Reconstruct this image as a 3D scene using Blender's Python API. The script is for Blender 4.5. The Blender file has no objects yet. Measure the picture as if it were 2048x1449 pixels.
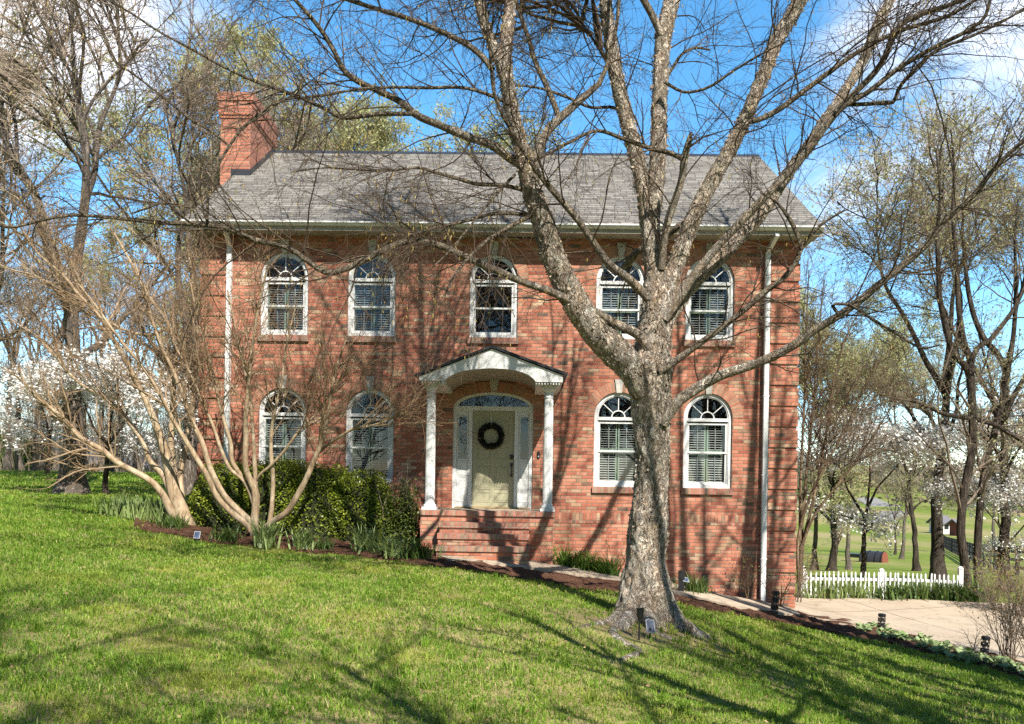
import bpy, bmesh, math, random
import numpy as np
from mathutils import Vector, Matrix
rad = math.radians
SC = bpy.context.scene
COL = SC.collection
random.seed(7)
# ------------------------------------------------------------------ camera
FPX, PX0, PYH = 1640.0, 1024.0, 975.0          # focal length in photo pixels, principal point
CAM = np.array([0.94, -17.8, 0.47])
YAW, ROLL = rad(1.0), rad(0.9)
_F = np.array([-math.sin(YAW), math.cos(YAW), 0.0])
_R0 = np.array([math.cos(YAW), math.sin(YAW), 0.0]); _U0 = np.array([0, 0, 1.0])
_R = _R0 * math.cos(ROLL) + _U0 * math.sin(ROLL)
_U = _U0 * math.cos(ROLL) - _R0 * math.sin(ROLL)
cd = bpy.data.cameras.new('camera'); cam = bpy.data.objects.new('camera', cd); COL.objects.link(cam)
cd.sensor_fit = 'HORIZONTAL'; cd.sensor_width = 36.0; cd.lens = 36.0 * FPX / 2048.0
cd.shift_y = (PYH - 724.5) / 2048.0; cd.clip_start = 0.1; cd.clip_end = 5000
cam.matrix_world = Matrix(((_R[0], _U[0], -_F[0], CAM[0]), (_R[1], _U[1], -_F[1], CAM[1]),
                           (_R[2], _U[2], -_F[2], CAM[2]), (0, 0, 0, 1)))
SC.camera = cam
# ------------------------------------------------------------------ light
SUN_D = Vector((-0.48, 1.0, -1.10)).normalized()
sd = bpy.data.lights.new('sun', 'SUN'); sun = bpy.data.objects.new('sun', sd); COL.objects.link(sun)
sd.energy = 5.0; sd.angle = rad(0.42); sd.color = (1.0, 0.945, 0.86)
sun.rotation_euler = SUN_D.to_track_quat('-Z', 'Y').to_euler(); sun.location = (8, -20, 22)
wd = bpy.data.worlds.new('World'); SC.world = wd; wd.use_nodes = True
wn = wd.node_tree.nodes; wl = wd.node_tree.links; wn.clear()
w_out = wn.new('ShaderNodeOutputWorld'); w_bg = wn.new('ShaderNodeBackground'); w_bg.inputs[1].default_value = 0.15
w_sky = wn.new('ShaderNodeTexSky'); w_sky.sky_type = 'NISHITA'; w_sky.sun_disc = False
w_sky.sun_elevation = math.asin(-SUN_D.z); w_sky.sun_rotation = math.atan2(-SUN_D.x, -SUN_D.y)
w_sky.air_density = 1.0; w_sky.dust_density = 0.25; w_sky.ozone_density = 2.2
w_tc = wn.new('ShaderNodeTexCoord')
def pixdir(px, py):
    d = _F + _R * ((px - PX0) / FPX) + _U * ((PYH - py) / FPX)
    return d / np.linalg.norm(d)
def w_mask(px, py, a_out, a_in):
    dp = wn.new('ShaderNodeVectorMath'); dp.operation = 'DOT_PRODUCT'; dp.inputs[1].default_value = tuple(pixdir(px, py))
    wl.new(w_tc.outputs['Generated'], dp.inputs[0])
    mr = wn.new('ShaderNodeMapRange'); mr.interpolation_type = 'SMOOTHSTEP'
    mr.inputs[1].default_value = math.cos(rad(a_out)); mr.inputs[2].default_value = math.cos(rad(a_in))
    wl.new(dp.outputs['Value'], mr.inputs[0]); return mr.outputs[0]
def w_math(op, a, b):
    m = wn.new('ShaderNodeMath'); m.operation = op
    for k, v in enumerate((a, b)):
        if isinstance(v, (int, float)): m.inputs[k].default_value = v
        else: wl.new(v, m.inputs[k])
    return m.outputs[0]
w_map = wn.new('ShaderNodeMapping'); w_map.inputs['Scale'].default_value = (1.0, 1.0, 1.9); wl.new(w_tc.outputs['Generated'], w_map.inputs[0])
w_ns = wn.new('ShaderNodeTexNoise'); w_ns.inputs['Scale'].default_value = 5.0; w_ns.inputs['Detail'].default_value = 9; w_ns.inputs['Roughness'].default_value = 0.58
w_ns.inputs['Distortion'].default_value = 0.3
wl.new(w_map.outputs[0], w_ns.inputs['Vector'])
w_m = w_math('MAXIMUM', w_mask(40, 40, 11, 3), w_math('MULTIPLY', w_mask(1980, 40, 15, 2), 0.70))
w_m = w_math('MAXIMUM', w_m, w_math('MULTIPLY', w_mask(1720, 430, 10, 2), 0.45))
w_m = w_math('MAXIMUM', w_m, w_math('MULTIPLY', w_mask(300, 10, 8, 1), 0.5))
w_c = w_math('ADD', w_math('MULTIPLY', w_m, 0.62), w_math('SUBTRACT', w_ns.outputs['Fac'], 0.5))
w_cr = wn.new('ShaderNodeMapRange'); w_cr.interpolation_type = 'SMOOTHSTEP'; w_cr.inputs[1].default_value = 0.22; w_cr.inputs[2].default_value = 0.66
wl.new(w_c, w_cr.inputs[0])
w_hs = wn.new('ShaderNodeHueSaturation'); w_hs.inputs['Hue'].default_value = 0.490; w_hs.inputs['Saturation'].default_value = 1.27; w_hs.inputs['Value'].default_value = 1.05
wl.new(w_sky.outputs[0], w_hs.inputs['Color'])
w_mx = wn.new('ShaderNodeMix'); w_mx.data_type = 'RGBA'
wl.new(w_cr.outputs[0], w_mx.inputs['Factor']); wl.new(w_hs.outputs[0], w_mx.inputs['A'])
w_mx.inputs['B'].default_value = (5.0, 5.05, 5.3, 1)
# added directional gain: sky brighter ahead, dimmed overhead and behind to cut fill light
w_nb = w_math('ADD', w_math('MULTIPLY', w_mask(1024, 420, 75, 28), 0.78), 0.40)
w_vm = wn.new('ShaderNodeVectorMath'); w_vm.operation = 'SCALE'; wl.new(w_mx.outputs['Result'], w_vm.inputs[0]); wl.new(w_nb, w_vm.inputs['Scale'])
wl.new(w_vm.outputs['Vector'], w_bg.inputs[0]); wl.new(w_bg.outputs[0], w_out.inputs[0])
SC.view_settings.view_transform = 'Standard'; SC.view_settings.look = 'None'
SC.view_settings.exposure = 0.74; SC.view_settings.gamma = 1.0
SC.render.engine = 'CYCLES'
SC.cycles.max_bounces = 6; SC.cycles.diffuse_bounces = 1; SC.cycles.glossy_bounces = 3
SC.cycles.transparent_max_bounces = 12; SC.cycles.transmission_bounces = 3; SC.cycles.use_denoising = False
try: SC.cycles.sample_clamp_indirect = 6
except Exception: pass

# ------------------------------------------------------------------ projection helpers (photo pixel -> place at a known distance)
def P(px, py, D):
    return CAM + D * (_F + _R * ((px - PX0) / FPX) + _U * ((PYH - py) / FPX))
def Py(px, py, Y):                       # on the plane y = Y
    d = _F + _R * ((px - PX0) / FPX) + _U * ((PYH - py) / FPX)
    return CAM + d * ((Y - CAM[1]) / d[1])
# ------------------------------------------------------------------ ground height
def _ctrl():
    c = [(0.94, -17.8, -1.13), (0.94, -25, -1.1), (-9, -22, -0.35), (9, -22, -2.0), (14, -14, -2.75), (14.5, -8, -2.6)]
    for px, py, D in ((1024, 1449, 5.8), (0, 1449, 4.9), (2048, 1449, 8.4), (1290, 1247, 10.5), (965, 1123, 15.5), (1587, 1226, 17.5),
                      (1524, 1204, 17.7), (1700, 1256, 16.2), (2048, 1336, 12.9), (1600, 1197, 20.7), (1920, 1203, 20.5), (400, 1087, 15.0),
                      (300, 1052, 15.9), (640, 1112, 14.9), (0, 1100, 11.5), (0, 1000, 20), (142, 987, 24), (0, 960, 38), (500, 1300, 7.7),
                      (1700, 1380, 9.7), (1100, 1168, 14.0), (300, 968, 40), (230, 1010, 19.5), (1300, 1168, 17.2), (700, 1250, 8.6)):
        c.append(tuple(P(px, py, D)))
    c += [(-6.5, 0.4, -0.2), (-3.5, -0.2, -0.45), (-1.5, -0.3, -0.7), (9, 0, -2.36), (12, 1, -2.4), (11, -3.0, -2.42), (7.5, 2.9, -2.4), (-12, -6, 0.15)]
    return np.array(c)
_C = _ctrl()
def _tps_k(r2): return np.where(r2 > 1e-9, 0.5 * r2 * np.log(np.maximum(r2, 1e-9)), 0)
def _tps_fit():
    n = len(_C); d2 = ((_C[:, None, :2] - _C[None, :, :2]) ** 2).sum(-1)
    A = np.zeros((n + 3, n + 3)); A[:n, :n] = _tps_k(d2) + np.eye(n) * 1.2
    A[:n, n] = 1; A[:n, n + 1:] = _C[:, :2]; A[n, :n] = 1; A[n + 1:, :n] = _C[:, :2].T
    b = np.zeros(n + 3); b[:n] = _C[:, 2]; return np.linalg.solve(A, b)
_W = _tps_fit()
def sstep(a, b, x):
    t = np.clip((x - a) / (b - a), 0, 1); return t * t * (3 - 2 * t)
def G(x, y):
    x = np.asarray(x, float); y = np.asarray(y, float)
    xs = np.clip(x, -26, 15.5); ys = np.clip(y, -25, 24)
    d2 = (xs[..., None] - _C[:, 0]) ** 2 + (ys[..., None] - _C[:, 1]) ** 2
    n = len(_C); zn = (_tps_k(d2) * _W[:n]).sum(-1) + _W[n] + _W[n + 1] * xs + _W[n + 2] * ys
    D = y - CAM[1]
    zl = np.interp(D, [-50, 0, 20, 40, 80, 150, 300, 600, 900, 2500], [-1.2, -1.2, .2, .85, .9, 1, 4, 26, 34, 40])
    zr = np.interp(D, [-50, 0, 21, 28, 35, 55, 90, 150, 250, 400, 600, 900, 2500], [-2, -2.2, -2.45, -2.75, -3.05, -4.2, -5.5, -6.4, -4, 4, 16, 30, 36])
    w = sstep(-9, 9, (x - 0.94) / np.maximum(1, D / 30))
    zf = zl * (1 - w) + zr * w
    k = np.maximum(sstep(22, 33, D), np.maximum(sstep(16, 40, np.abs(x - 0.94)), sstep(8, 20, -D)))
    return zn * (1 - k) + zf * k
def onG(px, py, dmin=4.0, dmax=120.0):
    Ds = np.linspace(dmin, dmax, 2400); pts = P(px, py, Ds[:, None]); g = G(pts[:, 0], pts[:, 1])
    b = np.nonzero(pts[:, 2] <= g)[0]
    i = b[0] if len(b) else len(Ds) - 1
    return np.array([pts[i, 0], pts[i, 1], float(g[i])])
def depth(p): return float((np.asarray(p) - CAM) @ _F)

# ------------------------------------------------------------------ object helpers
def put(o, parent=None):
    COL.objects.link(o)
    if parent is not None: o.parent = parent
    return o
def tag(o, label=None, cat=None, group=None, kind=None):
    if label: o['label'] = label
    if cat: o['category'] = cat
    if group: o['group'] = group
    if kind: o['kind'] = kind
    return o
def thing(name, label, cat, loc=(0, 0, 0), group=None, rz=0.0):
    o = bpy.data.objects.new(name, None); o.empty_display_size = 0.2; put(o)
    o.location = tuple(float(v) for v in loc); o.rotation_euler = (0, 0, rz)
    return tag(o, label, cat, group)
def mesh_np(name, V, faces, mats, parent=None, mi=None, attrs=None, smooth=False, uv=None, loc=None):
    """V (n,3); faces: list of int arrays (m,k)"""
    me = bpy.data.meshes.new(name); V = np.asarray(V, np.float32)
    if loc is not None: V = V - np.asarray(loc, np.float32)
    me.vertices.add(len(V)); me.vertices.foreach_set('co', V.ravel())
    faces = [np.asarray(f, np.int32) for f in faces if len(f)]
    loops = np.concatenate([f.ravel() for f in faces]); tot = np.concatenate([np.full(len(f), f.shape[1], np.int32) for f in faces])
    st = np.concatenate([[0], np.cumsum(tot)[:-1]]).astype(np.int32)
    me.loops.add(len(loops)); me.loops.foreach_set('vertex_index', loops)
    me.polygons.add(len(tot)); me.polygons.foreach_set('loop_start', st)
    try: me.polygons.foreach_set('loop_total', tot)
    except Exception: pass
    for m in (mats if isinstance(mats, (list, tuple)) else [mats]): me.materials.append(m)
    if mi is not None: me.polygons.foreach_set('material_index', np.asarray(mi, np.int32))
    me.polygons.foreach_set('use_smooth', np.full(len(tot), bool(smooth)))
    if uv is not None:
        l = me.uv_layers.new(name='UVMap'); l.data.foreach_set('uv', np.asarray(uv, np.float32).ravel())
    for k, a in (attrs or {}).items():
        a = np.asarray(a, np.float32)
        if a.ndim == 1: at = me.attributes.new(k, 'FLOAT', 'POINT'); at.data.foreach_set('value', a)
        else:
            at = me.attributes.new(k, 'FLOAT_VECTOR', 'POINT'); at.data.foreach_set('vector', a.ravel())
    me.update(calc_edges=True)
    o = bpy.data.objects.new(name, me); put(o, parent)
    if loc is not None and parent is None: o.location = tuple(float(v) for v in loc)
    return o
class MB:
    """small mesh builder; faces carry a material slot and metre UVs from their facing"""
    def __init__(s): s.v = []; s.f = []; s.m = []; s.uv = []
    def face(s, pts, m=0, uv=None):
        i = len(s.v); s.v += [tuple(map(float, p)) for p in pts]; s.f.append(tuple(range(i, i + len(pts)))); s.m.append(m)
        if uv is None:
            a = np.array(pts, float); n = np.zeros(3)
            for k in range(len(a)): n += np.cross(a[k], a[(k + 1) % len(a)])
            k = int(np.argmax(np.abs(n)))
            uv = [(p[0], p[2]) if k == 1 else ((p[1], p[2]) if k == 0 else (p[0], p[1])) for p in a]
        s.uv += [tuple(u) for u in uv]
    def box(s, x0, x1, y0, y1, z0, z1, m=0, skip=''):
        if '-y' not in skip: s.face([(x0, y0, z0), (x1, y0, z0), (x1, y0, z1), (x0, y0, z1)], m)
        if '+y' not in skip: s.face([(x1, y1, z0), (x0, y1, z0), (x0, y1, z1), (x1, y1, z1)], m)
        if '-x' not in skip: s.face([(x0, y1, z0), (x0, y0, z0), (x0, y0, z1), (x0, y1, z1)], m)
        if '+x' not in skip: s.face([(x1, y0, z0), (x1, y1, z0), (x1, y1, z1), (x1, y0, z1)], m)
        if '+z' not in skip: s.face([(x0, y0, z1), (x1, y0, z1), (x1, y1, z1), (x0, y1, z1)], m)
        if '-z' not in skip: s.face([(x0, y1, z0), (x1, y1, z0), (x1, y0, z0), (x0, y0, z0)], m)
    def prism(s, pts, y0, y1, m=0, caps=True):          # polygon in XZ (counter-clockwise seen from -Y) pushed from y0 to y1
        if caps:
            s.face([(x, y0, z) for x, z in pts], m); s.face([(x, y1, z) for x, z in reversed(pts)], m)
        n = len(pts)
        for i in range(n):
            (xa, za), (xb, zb) = pts[i], pts[(i + 1) % n]
            s.face([(xa, y1, za), (xb, y1, zb), (xb, y0, zb), (xa, y0, za)], m)
    def ring(s, outer, inner, y0, y1, m=0, closed=True):   # frame between two XZ loops with the same count
        n = len(outer); rng = range(n if closed else n - 1)
        for i in rng:
            j = (i + 1) % n; (ax, az), (bx, bz) = outer[i], outer[j]; (cx, cz), (dx, dz) = inner[i], inner[j]
            s.face([(ax, y0, az), (bx, y0, bz), (dx, y0, dz), (cx, y0, cz)], m)
            s.face([(ax, y1, az), (cx, y1, cz), (dx, y1, dz), (bx, y1, bz)], m)
            s.face([(ax, y1, az), (bx, y1, bz), (bx, y0, bz), (ax, y0, az)], m)
            s.face([(cx, y0, cz), (dx, y0, dz), (dx, y1, dz), (cx, y1, cz)], m)
    def bar(s, a, b, w, h, m=0, up=(0, 1, 0)):          # square bar from a to b
        a = np.array(a, float); b = np.array(b, float); t = b - a; t /= np.linalg.norm(t)
        u = np.cross(t, up); u /= np.linalg.norm(u); v = np.cross(u, t); c = []
        for e in (a, b): c.append([e + u * sx * w / 2 + v * sy * h / 2 for sx, sy in ((-1, -1), (1, -1), (1, 1), (-1, 1))])
        for i in range(4):
            j = (i + 1) % 4; s.face([c[0][i], c[0][j], c[1][j], c[1][i]], m)
        s.face(c[0][::-1], m); s.face(c[1], m)
    def lathe(s, prof, cx, cy, n=24, m=0, flute=None):      # prof: (r, z) bottom to top
        for k in range(len(prof) - 1):
            (r0, z0), (r1, z1) = prof[k], prof[k + 1]
            for i in range(n):
                a, b = 2 * math.pi * i / n, 2 * math.pi * (i + 1) / n
                fa = fb = 1.0
                if flute and flute[0] <= k < flute[1]:
                    fa = 1 - flute[2] * (i % 2); fb = 1 - flute[2] * ((i + 1) % 2)
                s.face([(cx + r0 * fa * math.cos(a), cy + r0 * fa * math.sin(a), z0), (cx + r0 * fb * math.cos(b), cy + r0 * fb * math.sin(b), z0),
                        (cx + r1 * fb * math.cos(b), cy + r1 * fb * math.sin(b), z1), (cx + r1 * fa * math.cos(a), cy + r1 * fa * math.sin(a), z1)], m)
        for (r, z), rev in ((prof[0], True), (prof[-1], False)):
            p = [(cx + r * math.cos(2 * math.pi * i / n), cy + r * math.sin(2 * math.pi * i / n), z) for i in range(n)]
            s.face(p[::-1] if rev else p, m)
    def build(s, name, mats, parent=None, smooth=False, bevel=0):
        me = bpy.data.meshes.new(name); me.from_pydata(s.v, [], s.f)
        for m in (mats if isinstance(mats, (list, tuple)) else [mats]): me.materials.append(m)
        me.polygons.foreach_set('material_index', np.array(s.m, np.int32))
        l = me.uv_layers.new(name='UVMap'); l.data.foreach_set('uv', np.array(s.uv, np.float32).ravel())
        if smooth or bevel:
            bm = bmesh.new(); bm.from_mesh(me); bmesh.ops.remove_doubles(bm, verts=bm.verts, dist=1e-5); bm.to_mesh(me); bm.free()
        if smooth:
            me.polygons.foreach_set('use_smooth', np.ones(len(me.polygons), bool))
            me.set_sharp_from_angle(angle=rad(40))
        me.update(); o = bpy.data.objects.new(name, me); put(o, parent)
        if bevel:
            b = o.modifiers.new('edge', 'BEVEL'); b.width = bevel; b.segments = 2; b.limit_method = 'ANGLE'
        return o
def copy_tree(o, parent=None):
    c = o.copy(); COL.objects.link(c); c.parent = parent
    for ch in [x for x in o.children]: copy_tree(ch, c)
    return c

# ------------------------------------------------------------------ tubes and growth (all branches of one level at once)
def tubes(groups, sides, jitter=0.0, seed=0, cap=True):
    """groups: list of (P (N,n,3), R (N,n)); returns V, quads, per-vertex random, per-vertex radius"""
    Vs, Fs, rn, rr = [], [], [], []; off = 0; rg = np.random.default_rng(seed)
    for Pp, Rr in groups:
        Pp = np.asarray(Pp, float); Rr = np.asarray(Rr, float); N, n, _ = Pp.shape
        if N == 0: continue
        T = np.gradient(Pp, axis=1); T /= np.maximum(np.linalg.norm(T, axis=2, keepdims=True), 1e-9)
        ax = Pp[:, -1] - Pp[:, 0]; ax /= np.maximum(np.linalg.norm(ax, axis=1, keepdims=True), 1e-9)
        ref = np.where(np.abs(ax[:, 2:3]) < 0.75, np.array([[0, 0, 1.0]]), np.array([[0, 1.0, 0.3]]))
        A = np.cross(T, ref[:, None, :]); A /= np.maximum(np.linalg.norm(A, axis=2, keepdims=True), 1e-9); B = np.cross(T, A)
        th = np.arange(sides) * 2 * math.pi / sides
        ring = A[:, :, None, :] * np.cos(th)[None, None, :, None] + B[:, :, None, :] * np.sin(th)[None, None, :, None]
        r = Rr[:, :, None] * (1 + jitter * rg.standard_normal((N, n, sides))) if jitter else np.repeat(Rr[:, :, None], sides, 2)
        V = Pp[:, :, None, :] + ring * r[..., None]
        idx = np.arange(N * n * sides).reshape(N, n, sides) + off
        a = idx[:, :-1, :]; b = idx[:, 1:, :]
        q = np.stack([a, np.roll(a, -1, 2), np.roll(b, -1, 2), b], -1).reshape(-1, 4)
        Vs.append(V.reshape(-1, 3)); Fs.append(q); off += N * n * sides
        rn.append(np.repeat(rg.random(N), n * sides)); rr.append(np.repeat(Rr.reshape(-1), sides))
    return np.concatenate(Vs), np.concatenate(Fs), np.concatenate(rn), np.concatenate(rr)
def resample(pts, n):
    pts = np.asarray(pts, float); k = len(pts)
    t = np.concatenate([[0], np.cumsum(np.linalg.norm(np.diff(pts[:, :3], axis=0), axis=1))]); t /= t[-1]
    m = np.gradient(pts, t, axis=0) if k > 2 else np.repeat((pts[1:] - pts[:1]), 2, 0)
    q = np.linspace(0, 1, n); i = np.clip(np.searchsorted(t, q, 'right') - 1, 0, k - 2); h = (t[i + 1] - t[i])[:, None]; u = ((q - t[i])[:, None]) / h
    h00 = 2 * u**3 - 3 * u**2 + 1; h10 = u**3 - 2 * u**2 + u; h01 = -2 * u**3 + 3 * u**2; h11 = u**3 - u**2
    return h00 * pts[i] + h10 * h * m[i] + h01 * pts[i + 1] + h11 * h * m[i + 1]
def spawn(Pp, Rr, k, t0, t1, ang, length, rr, n, wig, grav, rg, rmin=0.0025, avar=0.35, bias=None, lvar=0.4, tpow=1.0, taper=0.3):
    """children of the branches Pp; k children per branch (array or number), length metres (or array per branch)"""
    N, m, _ = Pp.shape; k = np.broadcast_to(np.asarray(k), (N,)); src = np.repeat(np.arange(N), k); M = len(src)
    if M == 0: return np.zeros((0, n, 3)), np.zeros((0, n))
    t = t0 + (t1 - t0) * rg.random(M) ** tpow; f = t * (m - 1); i = np.minimum(f.astype(int), m - 2); u = (f - i)[:, None]
    p = Pp[src, i] * (1 - u) + Pp[src, i + 1] * u; r = Rr[src, i] * (1 - u[:, 0]) + Rr[src, i + 1] * u[:, 0]
    T = Pp[src, i + 1] - Pp[src, i]; T /= np.maximum(np.linalg.norm(T, axis=1, keepdims=True), 1e-9)
    w = rg.standard_normal((M, 3)); 
    if bias is not None: w += np.asarray(bias)
    w -= T * (w * T).sum(1, keepdims=True); w /= np.maximum(np.linalg.norm(w, axis=1, keepdims=True), 1e-9)
    a = ang * (1 + avar * rg.standard_normal(M)); d = T * np.cos(a)[:, None] + w * np.sin(a)[:, None]
    L = np.broadcast_to(np.asarray(length, float), (N,))[src] * (1 - 0.45 * t) * np.exp(lvar * rg.standard_normal(M)); st = (L / (n - 1))[:, None]
    out = np.zeros((M, n, 3)); out[:, 0] = p; g = np.array([0, 0, grav])
    for j in range(1, n):
        d = d + wig * rg.standard_normal((M, 3)) + g; d /= np.linalg.norm(d, axis=1, keepdims=True); out[:, j] = out[:, j - 1] + d * st
    r0 = np.maximum(r * rr, rmin); R = np.maximum(r0[:, None] * np.linspace(1, taper, n)[None], rmin * 0.7)
    return out, R
def cards(pos, size, rg, up=None, aspect=1.0, spread=1.0):
    """loose leaf-sized quads at the given points"""
    M = len(pos); a = rg.standard_normal((M, 3)); a /= np.linalg.norm(a, axis=1, keepdims=True)
    if up is not None: a = a * spread + np.asarray(up); a /= np.linalg.norm(a, axis=1, keepdims=True)
    b = np.cross(a, rg.standard_normal((M, 3))); b /= np.linalg.norm(b, axis=1, keepdims=True); c = np.cross(a, b)
    s = (size * (0.6 + 0.8 * rg.random(M)))[:, None]; b = b * s; c = c * s * aspect
    V = np.stack([pos - b, pos - c, pos + b, pos + c], 1).reshape(-1, 3)
    return V, np.arange(M * 4).reshape(M, 4), np.repeat(rg.random(M), 4)
def join(parts):
    """parts: list of (V, F, rnd); joins into one"""
    Vs, Fs, rs, mi = [], [], [], []; o = 0
    for k, (V, F, r) in enumerate(parts):
        Vs.append(V); Fs.append(F + o); rs.append(r); mi.append(np.full(len(F), k)); o += len(V)
    return np.concatenate(Vs), np.concatenate(Fs), np.concatenate(rs), np.concatenate(mi)
def vnoise(p, seed=0):
    """smooth value noise in 0..1, p (...,3)"""
    p = np.asarray(p, float); i = np.floor(p).astype(np.int64); f = p - i; f = f * f * (3 - 2 * f); r = 0
    for dx in (0, 1):
        for dy in (0, 1):
            for dz in (0, 1):
                h = ((i[..., 0] + dx) * 374761393 + (i[..., 1] + dy) * 668265263 + (i[..., 2] + dz) * 2147483647 + seed * 974711) & 0x7fffffff
                h = (h ^ (h >> 13)) * 1274126177 & 0x7fffffff; h = (h ^ (h >> 16)) / 0x7fffffff
                w = (f[..., 0] if dx else 1 - f[..., 0]) * (f[..., 1] if dy else 1 - f[..., 1]) * (f[..., 2] if dz else 1 - f[..., 2]); r = r + h * w
    return r

# ------------------------------------------------------------------ materials
class NT:
    def __init__(s, name):
        s.mat = bpy.data.materials.new(name); s.mat.use_nodes = True; t = s.mat.node_tree; s.n = t.nodes; s.l = t.links
        s.b = next(x for x in s.n if x.type == 'BSDF_PRINCIPLED'); s.out = next(x for x in s.n if x.type == 'OUTPUT_MATERIAL')
    def node(s, typ, **kw):
        x = s.n.new(typ)
        for k, v in kw.items(): setattr(x, k, v)
        return x
    def put(s, sock, v):
        if isinstance(v, (int, float)): sock.default_value = v
        elif isinstance(v, (tuple, list)): sock.default_value = tuple(v) if len(v) != 3 or sock.type == 'VECTOR' else (*v, 1)
        else: s.l.new(v, sock)
    def math(s, op, a, b=0.0, c=None):
        m = s.node('ShaderNodeMath', operation=op); s.put(m.inputs[0], a); s.put(m.inputs[1], b)
        if c is not None: s.put(m.inputs[2], c)
        return m.outputs[0]
    def mix(s, f, a, b, mode='MIX'):
        m = s.node('ShaderNodeMix', data_type='RGBA', blend_type=mode); s.put(m.inputs['Factor'], f); s.put(m.inputs['A'], a); s.put(m.inputs['B'], b)
        return m.outputs['Result']
    def ramp(s, f, stops, interp='LINEAR'):
        r = s.node('ShaderNodeValToRGB'); e = r.color_ramp; e.interpolation = interp
        while len(e.elements) < len(stops): e.elements.new(0.5)
        for k, (p, c) in enumerate(stops): e.elements[k].position = p; e.elements[k].color = (*c, 1)
        s.put(r.inputs[0], f); return r.outputs[0]
    def noise(s, vec, scale, detail=4, rough=0.55, dist=0.0):
        m = s.node('ShaderNodeTexNoise'); m.inputs['Scale'].default_value = scale; m.inputs['Detail'].default_value = detail
        m.inputs['Roughness'].default_value = rough; m.inputs['Distortion'].default_value = dist
        if vec is not None: s.l.new(vec, m.inputs['Vector'])
        return m.outputs['Fac']
    def vor(s, vec, scale, feat='F1', out='Distance'):
        m = s.node('ShaderNodeTexVoronoi', feature=feat); m.inputs['Scale'].default_value = scale
        if vec is not None: s.l.new(vec, m.inputs['Vector'])
        return m.outputs[out]
    def obj(s): return s.node('ShaderNodeTexCoord').outputs['Object']
    def uv(s): return s.node('ShaderNodeUVMap').outputs[0]
    def pos(s): return s.node('ShaderNodeNewGeometry').outputs['Position']
    def attr(s, name): return s.node('ShaderNodeAttribute', attribute_name=name).outputs['Fac']
    def scale(s, vec, v):
        m = s.node('ShaderNodeMapping'); m.inputs['Scale'].default_value = v; s.l.new(vec, m.inputs[0]); return m.outputs[0]
    def mr(s, x, a, b, c=0.0, d=1.0, smooth=False):
        m = s.node('ShaderNodeMapRange'); m.interpolation_type = 'SMOOTHSTEP' if smooth else 'LINEAR'
        for k, v in enumerate((x, a, b, c, d)): s.put(m.inputs[k], v)
        return m.outputs[0]
    def bump(s, h, strength=0.4, dist=0.02):
        b = s.node('ShaderNodeBump'); b.inputs['Strength'].default_value = strength; b.inputs['Distance'].default_value = dist
        s.l.new(h, b.inputs['Height']); s.l.new(b.outputs[0], s.b.inputs['Normal'])
    def fin(s, col=None, rough=0.6, spec=0.3, metal=0.0):
        if col is not None: s.put(s.b.inputs['Base Color'], col)
        s.put(s.b.inputs['Roughness'], rough); s.b.inputs['Specular IOR Level'].default_value = spec; s.b.inputs['Metallic'].default_value = metal
        return s.mat
def plain(name, col, rough=0.6, var=0.12, scale=6.0, spec=0.3, metal=0.0, bump=0.0):
    t = NT(name); n = t.noise(t.obj(), scale, 5); c = t.mix(n, tuple(v * (1 - var) for v in col), tuple(min(1, v * (1 + var)) for v in col))
    if bump: t.bump(t.noise(t.obj(), scale * 8, 3), bump, 0.01)
    return t.fin(c, rough, spec, metal)
def weathered(name, col):
    t = NT(name); o = t.obj(); n = t.noise(t.scale(o, (2, 2, .5)), 3.5, 6, .65); m = t.noise(o, 22.0, 4, .6)
    c = t.mix(t.mr(n, .48, .75, 0, .30), col, tuple(v * .72 for v in col)); c = t.mix(t.mr(m, .60, .75, 0, .22), c, (.42, .38, .31)); t.bump(m, .12, .004); return t.fin(c, .5, .35)
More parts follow.
